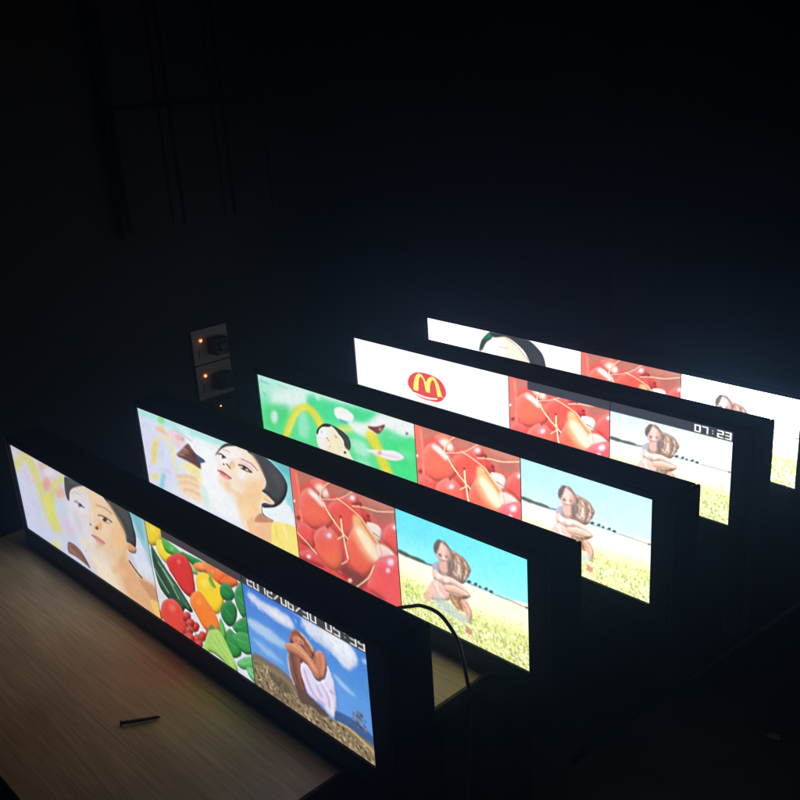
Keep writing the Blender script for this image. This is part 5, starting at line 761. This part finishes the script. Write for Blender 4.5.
def grain(m, scale, amount, rough_amt=0, stretch=(1, 1, 1), bump=0):
    nt = m.node_tree; b = nt.nodes['Principled BSDF']
    tc = nt.nodes.new('ShaderNodeTexCoord'); mp = nt.nodes.new('ShaderNodeMapping'); mp.inputs['Scale'].default_value = stretch
    nz = nt.nodes.new('ShaderNodeTexNoise'); nz.inputs['Scale'].default_value = scale; nz.inputs['Detail'].default_value = 6
    nt.links.new(tc.outputs['Object'], mp.inputs['Vector']); nt.links.new(mp.outputs[0], nz.inputs['Vector'])
    c = b.inputs['Base Color'].default_value[:3]
    r = nt.nodes.new('ShaderNodeValToRGB')
    r.color_ramp.elements[0].position = .3; r.color_ramp.elements[1].position = .7
    r.color_ramp.elements[0].color = (*[k * (1 - amount) for k in c], 1); r.color_ramp.elements[1].color = (*[min(1, k * (1 + amount)) for k in c], 1)
    nt.links.new(nz.outputs['Fac'], r.inputs['Fac']); nt.links.new(r.outputs[0], b.inputs['Base Color'])
    if rough_amt:
        q = nt.nodes.new('ShaderNodeMapRange'); v = b.inputs['Roughness'].default_value
        q.inputs['To Min'].default_value = v - rough_amt; q.inputs['To Max'].default_value = v + rough_amt
        nt.links.new(nz.outputs['Fac'], q.inputs['Value']); nt.links.new(q.outputs[0], b.inputs['Roughness'])
    if bump:
        bp = nt.nodes.new('ShaderNodeBump'); bp.inputs['Strength'].default_value = bump; bp.inputs['Distance'].default_value = .002
        nt.links.new(nz.outputs['Fac'], bp.inputs['Height']); nt.links.new(bp.outputs[0], b.inputs['Normal'])
    return m


def wood():
    m = mat('laminated_wood', (.3, .22, .14), .5); nt = m.node_tree; b = nt.nodes['Principled BSDF']; N = nt.nodes.new; L = nt.links.new
    tc = N('ShaderNodeTexCoord')
    # boards run along x; each board has its own tone
    br = N('ShaderNodeTexBrick'); br.offset = .37; br.inputs['Scale'].default_value = 1
    br.inputs['Brick Width'].default_value = 1.7; br.inputs['Row Height'].default_value = .13; br.inputs['Mortar Size'].default_value = .0005; br.inputs['Mortar Smooth'].default_value = .3
    br.inputs['Color1'].default_value = (.76, .6, .39, 1); br.inputs['Color2'].default_value = (.67, .525, .33, 1); br.inputs['Mortar'].default_value = (.42, .32, .2, 1)
    L(tc.outputs['Object'], br.inputs['Vector'])
    mp = N('ShaderNodeMapping'); mp.inputs['Scale'].default_value = (3.5, 75, 30); L(tc.outputs['Object'], mp.inputs['Vector'])
    nz = N('ShaderNodeTexNoise'); nz.inputs['Scale'].default_value = 2.2; nz.inputs['Detail'].default_value = 8; nz.inputs['Roughness'].default_value = .65; nz.inputs['Distortion'].default_value = .4
    L(mp.outputs[0], nz.inputs['Vector'])
    mp2 = N('ShaderNodeMapping'); mp2.inputs['Scale'].default_value = (9, 420, 30); L(tc.outputs['Object'], mp2.inputs['Vector'])
    nf = N('ShaderNodeTexNoise'); nf.inputs['Scale'].default_value = 1.5; nf.inputs['Detail'].default_value = 3; L(mp2.outputs[0], nf.inputs['Vector'])
    r = N('ShaderNodeValToRGB'); r.color_ramp.elements[0].position = .32; r.color_ramp.elements[0].color = (.74, .71, .68, 1); r.color_ramp.elements[1].position = .68; r.color_ramp.elements[1].color = (1.15, 1.13, 1.1, 1)
    L(nz.outputs['Fac'], r.inputs['Fac'])
    r2 = N('ShaderNodeValToRGB'); r2.color_ramp.elements[0].position = .33; r2.color_ramp.elements[0].color = (.78, .76, .74, 1); r2.color_ramp.elements[1].position = .55; r2.color_ramp.elements[1].color = (1.05, 1.05, 1.05, 1)
    nb = N('ShaderNodeTexNoise'); nb.inputs['Scale'].default_value = 5; nb.inputs['Detail'].default_value = 5; mp3 = N('ShaderNodeMapping'); mp3.inputs['Scale'].default_value = (1, 3.5, 1); L(tc.outputs['Object'], mp3.inputs['Vector']); L(mp3.outputs[0], nb.inputs['Vector'])
    r3 = N('ShaderNodeValToRGB'); r3.color_ramp.elements[0].position = .35; r3.color_ramp.elements[0].color = (.8, .79, .77, 1); r3.color_ramp.elements[1].position = .65; r3.color_ramp.elements[1].color = (1.06, 1.06, 1.06, 1); L(nb.outputs['Fac'], r3.inputs['Fac'])
    m3 = N('ShaderNodeMix'); m3.data_type = 'RGBA'; m3.blend_type = 'MULTIPLY'; m3.inputs['Factor'].default_value = 1
    L(nf.outputs['Fac'], r2.inputs['Fac'])
    m1 = N('ShaderNodeMix'); m1.data_type = 'RGBA'; m1.blend_type = 'MULTIPLY'; m1.inputs['Factor'].default_value = 1
    L(br.outputs['Color'], m1.inputs['A']); L(r.outputs[0], m1.inputs['B'])
    m2 = N('ShaderNodeMix'); m2.data_type = 'RGBA'; m2.blend_type = 'MULTIPLY'; m2.inputs['Factor'].default_value = .8
    L(m1.outputs['Result'], m2.inputs['A']); L(r2.outputs[0], m2.inputs['B'])
    L(m2.outputs['Result'], m3.inputs['A']); L(r3.outputs[0], m3.inputs['B']); L(m3.outputs['Result'], b.inputs['Base Color'])
    q = N('ShaderNodeMapRange'); q.inputs['To Min'].default_value = .38; q.inputs['To Max'].default_value = .62; L(nz.outputs['Fac'], q.inputs['Value']); L(q.outputs[0], b.inputs['Roughness'])
    bp = N('ShaderNodeBump'); bp.inputs['Strength'].default_value = .25; bp.inputs['Distance'].default_value = .001; L(nf.outputs['Fac'], bp.inputs['Height']); L(bp.outputs[0], b.inputs['Normal'])
    return m


def glow(name, col, strength):
    m = bpy.data.materials.new(name); m.use_nodes = True; nt = m.node_tree; nt.nodes.clear()
    e = nt.nodes.new('ShaderNodeEmission'); e.inputs[0].default_value = (*col, 1); e.inputs[1].default_value = strength
    o = nt.nodes.new('ShaderNodeOutputMaterial'); nt.links.new(e.outputs[0], o.inputs[0])
    return m


def led_material():
    m = bpy.data.materials.new('led_screen'); m.use_nodes = True; nt = m.node_tree
    b = nt.nodes['Principled BSDF']; b.inputs['Base Color'].default_value = (.01, .01, .012, 1); b.inputs['Roughness'].default_value = .5; b.inputs['Specular IOR Level'].default_value = .2
    a = nt.nodes.new('ShaderNodeAttribute'); a.attribute_name = 'light'
    nt.links.new(a.outputs['Color'], b.inputs['Emission Color']); b.inputs['Emission Strength'].default_value = 1.1
    return m


BLACK = grain(mat('black_coated_metal', (.016, .017, .02), .42, 0, .4), 60, .25, .08)
CAP = grain(mat('black_plastic', (.02, .02, .022), .5, 0, .4), 80, .2, .06)
TRIM = mat('dark_aluminium_trim', (.16, .16, .17), .35, .9)
FRAME = mat('black_frame', (.012, .012, .013), .55, 0, .3)
RUBBER = mat('black_rubber', (.012, .012, .012), .8)
PVC = mat('black_pvc_cable', (.22, .225, .215), .35, 0, .6)
WOOD = wood()
EDGE = grain(mat('table_edge_band', (.035, .028, .022), .5), 30, .3)
STEEL = mat('dark_steel', (.05, .045, .04), .45, .7)
LEGM = mat('table_leg_metal', (.03, .03, .032), .5, .5)
PLATE = mat('socket_plate_plastic', (.3, .31, .29), .45)
PLUG = mat('black_plug_plastic', (.018, .018, .018), .5)
SWITCHM = mat('socket_switch_plastic', (.2, .21, .2), .4)
HOLE = mat('dark_slot', (.004, .004, .004), .9)
NEON = glow('orange_neon', (1.0, .12, .025), 11)
WALLM = grain(mat('dark_wall_paint', (.013, .014, .015), .8), 9, .25, .05, (1, 1, 1), .2)
FLOORM = grain(mat('dark_concrete_floor', (.05, .052, .055), .75), 7, .35, .1, (1, 1, 1), .3)
CABM = grain(mat('dark_cabinet_board', (.0095, .01, .0098), .8), 14, .25)
TUBEM = mat('grey_metal_tube', (.16, .165, .17), .45, .7)
PAPER = mat('white_paper', (.5, .5, .49), .8)
LED = led_material()
LED.cycles.emission_sampling = 'NONE'


# ------------------------------------------------------------------ objects
def link(o, parent=None):
    COL.objects.link(o)
    if parent:
        o.parent = parent
    return o


def tag(o, label=None, cat=None, group=None, kind=None):
    for k, v in (('label', label), ('category', cat), ('group', group), ('kind', kind)):
        if v:
            o[k] = v
    return o


def empty(name, loc=(0, 0, 0), rz=0):
    o = bpy.data.objects.new(name, None); o.location = loc; o.rotation_euler = (0, 0, rz); o.empty_display_size = .05
    return link(o)


class MB:
    def __init__(self):
        self.bm = bmesh.new()

    def box(self, x0, x1, y0, y1, z0, z1, bev=0, seg=2):
        r = bmesh.ops.create_cube(self.bm, size=1)
        vs = r['verts']
        for v in vs:
            v.co = Vector(((x0 + x1) / 2 + v.co.x * (x1 - x0), (y0 + y1) / 2 + v.co.y * (y1 - y0), (z0 + z1) / 2 + v.co.z * (z1 - z0)))
        if bev:
            es = list({e for v in vs for e in v.link_edges})
            bmesh.ops.bevel(self.bm, geom=es, offset=bev, segments=seg, affect='EDGES', profile=.5)
        return self

    def cyl(self, p, q, r0, r1=None, n=16):
        p, q = Vector(p), Vector(q); d = q - p
        mt = Matrix.Translation((p + q) / 2) @ d.to_track_quat('Z', 'Y').to_matrix().to_4x4()
        bmesh.ops.create_cone(self.bm, cap_ends=True, segments=n, radius1=r0, radius2=r0 if r1 is None else r1, depth=d.length, matrix=mt)
        return self

    def tube(self, pts, r, n=10, sub=8):
        P = [Vector(p) for p in pts]
        E = [2 * P[0] - P[1]] + P + [2 * P[-1] - P[-2]]
        C = []
        for i in range(1, len(E) - 2):
            for k in range(sub):
                t = k / sub; a, b, c, d = E[i - 1:i + 3]
                C.append(.5 * (2 * b + (c - a) * t + (2 * a - 5 * b + 4 * c - d) * t * t + (3 * b - a - 3 * c + d) * t ** 3))
        C.append(P[-1])
        up = Vector((.3, .5, .8)); rings = []
        for i, c in enumerate(C):
            tan = (C[min(i + 1, len(C) - 1)] - C[max(i - 1, 0)]).normalized()
            s = tan.cross(up).normalized(); u = s.cross(tan); up = u
            rings.append([self.bm.verts.new(c + r * (math.cos(2 * math.pi * k / n) * s + math.sin(2 * math.pi * k / n) * u)) for k in range(n)])
        for a, b in zip(rings, rings[1:]):
            for k in range(n):
                self.bm.faces.new((a[k], a[(k + 1) % n], b[(k + 1) % n], b[k]))
        self.bm.faces.new(rings[0][::-1]); self.bm.faces.new(rings[-1])
        return self

    def build(self, name, m, parent=None, smooth=False):
        me = bpy.data.meshes.new(name)
        bmesh.ops.recalc_face_normals(self.bm, faces=self.bm.faces)
        self.bm.to_mesh(me); self.bm.free(); me.materials.append(m)
        if smooth:
            for p in me.polygons:
                p.use_smooth = True
        return link(bpy.data.objects.new(name, me), parent)


def screen_mesh(name, lin, x0, x1, y, z0, z1):
    """one LED panel: a grid with one vertex per lamp, each lamp with its own light"""
    h, w = lin.shape[:2]
    xs = np.linspace(x0, x1, w); zs = np.linspace(z1, z0, h)
    co = np.empty((h, w, 3), np.float32); co[..., 0] = xs[None]; co[..., 1] = y; co[..., 2] = zs[:, None]
    idx = np.arange(h * w, dtype=np.int32).reshape(h, w)
    f = np.stack([idx[:-1, :-1], idx[1:, :-1], idx[1:, 1:], idx[:-1, 1:]], -1).reshape(-1, 4)
    me = bpy.data.meshes.new(name)
    me.vertices.add(h * w); me.vertices.foreach_set('co', co.ravel())
    me.loops.add(f.size); me.loops.foreach_set('vertex_index', f.ravel())
    me.polygons.add(len(f)); me.polygons.foreach_set('loop_start', np.arange(0, f.size, 4, dtype=np.int32))
    me.update(calc_edges=True)
    at = me.attributes.new('light', 'FLOAT_COLOR', 'POINT')
    at.data.foreach_set('color', np.concatenate([lin, np.ones((h, w, 1))], -1).astype(np.float32).ravel())
    me.materials.append(LED)
    return me


# ---- the five signs (z = 0 is the table top; the lit area starts ZB above it)
ZB = .038
DEPTH, TOPB, LEFTB, RIGHTB = .062, .0115, .012, .036
REF = {}


def sign_body(root):
    """housing, caps, trims, feet: built once, copied for the other signs"""
    W, Hh = SW, SH + ZB
    MB().box(-LEFTB + .004, W + RIGHTB - .006, .0035, DEPTH, .006, Hh + TOPB, .003, 3).build('housing', BLACK, root)
    f = MB()                                        # raised rails round the lit area
    f.box(-LEFTB + .004, W + RIGHTB - .006, -.0012, .004, Hh + .0006, Hh + TOPB - .0012, .0006, 1)
    f.box(-LEFTB + .004, W + RIGHTB - .006, -.0012, .004, .0075, ZB - .0006, .0006, 1)
    f.box(-LEFTB + .004, -.0006, -.001, .004, ZB - .0006, Hh + .0006)
    f.box(W + .0006, W + RIGHTB - .006, -.001, .004, ZB - .0006, Hh + .0006)
    f.build('front_frame', FRAME, root)
    for x in (-LEFTB + .004,):
        MB().box(x - .0008, x + .0009, -.003, -.0011, .01, Hh + TOPB - .002, .0004, 1).build('edge_trim', TRIM, root)
    for x0, x1 in ((-LEFTB, -LEFTB + .0041), (W + RIGHTB - .0061, W + RIGHTB)):
        c = MB().box(x0, x1, -.0015, DEPTH + .0006, .004, Hh + TOPB - .0004, .0025, 3).build('end_cap', CAP, root)
        xo = x0 if x0 < 0 else x1
        for y, z in ((.012, .03), (.05, .03), (.012, Hh - .012), (.05, Hh - .012)):
            MB().cyl((xo - .0008, y, z), (xo + .0008, y, z), .0026, n=12).build('screw_head', STEEL, c)
    for x in (.06, W - .06):
        for y in (.014, DEPTH - .014):
            MB().cyl((x, y, 0), (x, y, .0062), .008, n=16).build('foot', RUBBER, root)


def copy_parts(src, dst, skip=('screen',)):
    for ch in list(src.children):
        if ch.name.split('.')[0] in skip:
            continue
        c = link(ch.copy(), dst)
        for g in list(ch.children):
            link(g.copy(), c)


BAND4 = [['rect', (52, 56, 70), -.01, -.02, 1.01, .11]]
BAND4B = [['rect', (56, 58, 68), .2, -.02, 1.01, .108]]
CLOCK4 = [['text', '07:23', (252, 250, 255), .7, .026, .99, .09, .006]]
SIGNS = [
    (0, 0, .0106, 'nearest black LED sign, showing mixed vegetables and a crouching woman in a white dress',
     [('woman_straight', (), 1, 0, 'picture of a dark haired woman facing forwards'), ('vegetables', (), 1, 0, 'picture of mixed vegetables'), ('woman_crouched', (), 1, 0, 'picture of a crouching woman in a white dress under a clock line')]),
    (.0151, .233, .0261, 'black LED sign showing a tilted woman and a brush, with a cable arching before it',
     [('woman_tilted', (), 1, 0, 'picture of a woman with a tilted head and a brush'), ('cherries', (), 1, 0, 'picture of red cherries'), ('girl_in_field', (), 1.22, .14, 'picture of a girl sitting in a field')]),
    (.0388, .487, .0007, 'black LED sign with a green picture of yellow arches at its left',
     [('green_arches', (), 1, 0, 'green picture with yellow arches'), ('cherries', (), 1.35, .06, 'picture of red cherries'), ('girl_in_field', (), 1.5, .58, 'pale picture of a girl sitting in a field')]),
    (.0039, .7724, -.0077, 'black LED sign with a red oval logo on white and 07:23 at top right',
     [('logo_page', (), 1.15, 0, 'white picture with a red oval logo'), ('cherries', BAND4B, 1.5, .1, 'picture of red cherries under a dark band'), ('girl_in_field', BAND4 + CLOCK4, 1.5, .82, 'pale picture of a girl under a clock line')]),
    (.0226, .9824, -.0296, 'farthest black LED sign, only the upper strip of its white picture showing',
     [('white_portrait', (), 1.3, 0, 'white picture with the top of a dark haired head'), ('cherries', (), 1.4, .14, 'picture of red cherries'), ('girl_in_field', (), 1.9, .85, 'nearly white picture of a girl in a field')]),
]
cache = {}
for i, (x, y, rz, label, pics) in enumerate(SIGNS):
    drive = (0, 0, 0, .15, 2.4)[i]
    root = tag(empty('led_sign', (x, y, 0), rz), label, 'LED sign', 'LED signs standing in rows on the table')
    if i == 0:
        first = root
        sign_body(root)
    else:
        copy_parts(first, root)
    for part, (pic, extra, gain, wash, lab) in zip('ABC', pics):
        lo, hi = SPAN[part]
        lin = paint(pic, part, extra, gain, wash, drive if part == 'C' else drive * .1)
        gap = .0009
        me = screen_mesh('screen', lin, lo * SW + (gap if part != 'A' else 0), hi * SW - (gap if part != 'C' else 0), .0018, ZB, ZB + SH)
        o = link(bpy.data.objects.new('screen', me), root)
        o['label'] = lab

# ---- table
FZ = ZB - .442
DARKTOP = grain(mat('dark_table_laminate', (.012, .012, .013), .6), 20, .3, .08)
TX0, TX1 = -.085, .843


def table(y0, y1, label, top):
    t = tag(empty('table', (TX0, y0, 0)), label, 'table', 'tables pushed end to end')
    L_, D_ = TX1 - TX0, y1 - y0
    MB().box(.0004, L_ - .0004, .0004, D_ - .0004, -.006, -.0002, .0004, 1).build('tabletop', top, t)
    MB().box(0, L_, 0, D_, -.0262, -.0061, .0012, 2).build('edge_band', EDGE, t)
    for py in (.03, D_ - .05):
        MB().box(.02, L_ - .02, py, py + .02, -.085, -.0264).build('apron', EDGE, t)
    for px in (.05, L_ - .09):
        for py in (.055, D_ - .095):
            MB().box(px - .02, px + .02, py, py + .04, FZ, -.0264, .002, 1).build('leg', LEGM, t)


table(-.276, .335, 'low pale wooden table carrying the two nearest signs and the screw', WOOD)
table(.34, 1.2, 'dark topped table under the three farther signs', DARKTOP)

# ---- screw lying on the table
s = MB()
p, q = Vector((.572, -.129, .0034)), Vector((.597, -.09, .003))
d = (q - p).normalized()
s.cyl(p, q, .0022, .0018, 12)
s.cyl(p - d * .0016, p + d * .0006, .0036, .0032, 16)
for k in range(16):
    c = p + (q - p) * (.16 + k * .052)
    s.cyl(c - d * .0003, c + d * .0006, .003, .0023, 12)
s.cyl(q, q + d * .003, .0014, .0002, 10)
tag(s.build('screw', STEEL, smooth=False), 'short dark threaded screw lying on the bare wooden table', 'screw')

# ---- cable arching from the back of the first sign, over the table edge to the floor
c = empty('power_cable', (.83, .068, .14))
tag(c, 'black power cable arching out from behind the nearest sign and over the table edge', 'cable')
cp = [(.806, .0695, .128), (.815, .092, .134), (.835, .112, .147), (.858, .12, .157), (.878, .12, .1655), (.906, .12, .166), (.929, .12, .148), (.938, .12, .125), (.944, .12, .097), (.95, .12, .057), (.945, .12, .012), (.938, .12, -.08), (.936, .125, -.2), (.94, .13, -.32), (.955, .15, -.395), (.99, .2, FZ + .0045), (1.1, .33, FZ + .0042), (1.26, .4, FZ + .0042)]
k = c.location
MB().tube([Vector(v) + Vector((0, 0, ZB - .022 if v[2] > -.3 else 0)) - k for v in cp], .0022, 12, 8).build('cord', PVC, c, True)
g = MB().cyl(Vector((.803, .0625, .1265 + ZB - .022)) - k, Vector((.8075, .074, .129 + ZB - .022)) - k, .0062, .0045, 16)
g.build('strain_relief', CAP, c, True)

# ---- sockets on the left wall
WX = -.38
tag(MB().box(WX - .08, WX, -1.4, 2.3, FZ, 2.4).build('wall_left', WALLM), kind='structure')
tag(MB().box(WX - .08, 3.6, 2.3, 2.38, FZ, 2.4).build('wall_back', WALLM), kind='structure')
tag(MB().box(WX - .08, 3.6, -1.4, 2.38, FZ - .06, FZ).build('floor', FLOORM), kind='structure')


def socket(y, z, label, tilt):
    r = tag(empty('wall_socket', (WX, y, z)), label, 'socket', 'switched sockets on the left wall')
    MB().box(.0003, .009, -.05, .05, -.043, .043, .002, 2).build('face_plate', PLATE, r)
    MB().box(.0088, .0125, -.036, -.014, -.026, -.006, .001, 1).build('rocker_switch', SWITCHM, r)
    MB().cyl((.0088, -.026, .016), (.0112, -.026, .016), .003, n=14).build('indicator_lamp', NEON, r)
    for yy, zz in ((.013, .012), (.006, -.012), (.022, -.012)):
        MB().box(.0091, .0095, yy - .002, yy + .002, zz - .004, zz + .004).build('pin_slot', HOLE, r)
    return r


def plug(y, z, label, path):
    r = tag(empty('plug', (WX + .0096, y, z)), label, 'plug', 'plugs in the left wall sockets')
    b = MB().box(0, .026, -.02, .02, -.022, .02, .005, 3)
    b.box(.0262, .034, -.012, .012, -.012, .011, .004, 2)
    b.build('plug_body', PLUG, r)
    MB().tube(path, .0036, 10, 8).build('cord', PLUG, r, True)


SY, SZ = .637, .094 + ZB + .02
socket(SY, SZ, 'upper pale wall socket with a lit orange lamp', 0)
socket(SY, SZ - .088, 'lower pale wall socket with a lit orange lamp', 0)
plug(SY + .016, SZ - .002, 'black plug in the upper wall socket, its cord running right', [(.028, .012, 0), (.04, .034, .0), (.036, .06, -.008), (.03, .1, -.03), (.02, .16, -.12), (.012, .17, -.3), (.012, .2, FZ - SZ + .03)])
plug(SY + .016, SZ - .09, 'black plug in the lower wall socket, its cord curling down', [(.028, .012, 0), (.04, .03, .012), (.04, .046, .0), (.03, .05, -.03), (.02, .07, -.1), (.012, .08, -.2), (.012, .12, FZ - SZ + .12)])
ad = tag(empty('power_adapter', (WX, .642, ZB - .044)), 'small black power adapter with a tiny orange light, below the wall sockets', 'adapter')
MB().box(.0003, .03, -.03, .03, -.016, .018, .004, 2).build('adapter_case', PLUG, ad)
MB().cyl((.0298, -.012, .008), (.0306, -.012, .008), .0018, n=10).build('indicator_lamp', NEON, ad)

# ---- dim cupboard front high on the left wall
cb = tag(empty('wall_cupboard', (WX, .66, .698 + ZB)), 'dim dark cupboard with panelled doors high on the left wall', 'cupboard')
MB().box(.0003, .03, -.21, .21, -.3, .26, .003, 2).build('carcass', CABM, cb)
for a in range(3):
    for bz0, bz1 in ((-.285, -.03), (-.01, .245)):
        y0 = -.2 + a * .135
        d_ = MB()
        d_.box(.0302, .042, y0, y0 + .125, bz0, bz1, .002, 1)
        d_.box(.0422, .047, y0 + .0, y0 + .02, bz0, bz1, .001, 1)
        d_.box(.0422, .047, y0 + .105, y0 + .125, bz0, bz1, .001, 1)
        dd = d_.build('door', CABM, cb)
        MB().cyl((.047, y0 + .112, (bz0 + bz1) / 2 - .02), (.052, y0 + .112, (bz0 + bz1) / 2 + .02), .003, n=10).build('handle', STEEL, dd)

# ---- things on the floor at the right
po = empty('metal_pole', (.748, .582, FZ + .007))
tag(po, 'thin grey metal pole leaning in the dark to the right of the table', 'pole')
MB().cyl((0, 0, .002), (1.438, 1.706, 1.611), .0038, n=14).build('tube', TUBEM, po, True)
MB().cyl((-.004, -.005, -.004), (.01, .012, .014), .0065, n=14).build('end_cap', RUBBER, po)
pb = MB()
pts = [(-.012, -.006, .001), (.002, -.009, .004), (.013, -.003, .002), (.011, .007, .006), (-.004, .008, .003)]
top = [pb.bm.verts.new((.966 + a, .864 + b_, FZ + .001 + c_)) for a, b_, c_ in pts]
bot = [pb.bm.verts.new((.966 + a, .864 + b_, FZ + .0004 + c_)) for a, b_, c_ in pts]
ct = pb.bm.verts.new((.968, .864, FZ + .008)); cbm = pb.bm.verts.new((.968, .864, FZ + .0074))
for k_ in range(5):
    j_ = (k_ + 1) % 5
    pb.bm.faces.new((top[k_], top[j_], ct)); pb.bm.faces.new((bot[j_], bot[k_], cbm)); pb.bm.faces.new((top[k_], bot[k_], bot[j_], top[j_]))
tag(pb.build('paper_scrap', PAPER), 'small crumpled scrap of white paper on the dark floor', 'paper')

# ------------------------------------------------------------------ lens veil volume, world, camera
hz = bpy.data.materials.new('lens_veil_volume'); hz.use_nodes = True; nt = hz.node_tree; nt.nodes.clear()
pv = nt.nodes.new('ShaderNodeVolumePrincipled'); pv.inputs['Color'].default_value = (.23, .4, .76, 1); pv.inputs['Density'].default_value = .1; pv.inputs['Anisotropy'].default_value = .8  # added blue volume standing in for lens veil glow around the bright screens
om = nt.nodes.new('ShaderNodeOutputMaterial'); nt.links.new(pv.outputs[0], om.inputs['Volume'])
tag(MB().box(WX - .6, 4.2, -2.2, 3.0, FZ - 1.06, 2.6).build('haze', hz), kind='stuff')
w = bpy.data.worlds.new('World'); S.world = w; w.use_nodes = True
bg = w.node_tree.nodes['Background']; bg.inputs[0].default_value = (.5, .7, 1, 1); bg.inputs[1].default_value = .0015

cam = bpy.data.cameras.new('camera'); cam.sensor_width = 36; cam.lens = 43.4345; cam.clip_start = .02; cam.clip_end = 100
co = bpy.data.objects.new('camera', cam); link(co)
R = Matrix(((0.6861496, -0.2043408, 0.6981716), (0.7247264, 0.2751424, -0.6317186), (-0.0630107, 0.9394368, 0.33688)))
co.matrix_world = Matrix.Translation((1.586045, -.533974, .741027 + ZB)) @ R.to_4x4()
S.camera = co
S.view_settings.view_transform = 'Standard'; S.view_settings.look = 'None'; S.view_settings.exposure = 0; S.view_settings.gamma = 1
S.cycles.use_denoising = True
S.cycles.max_bounces = 6
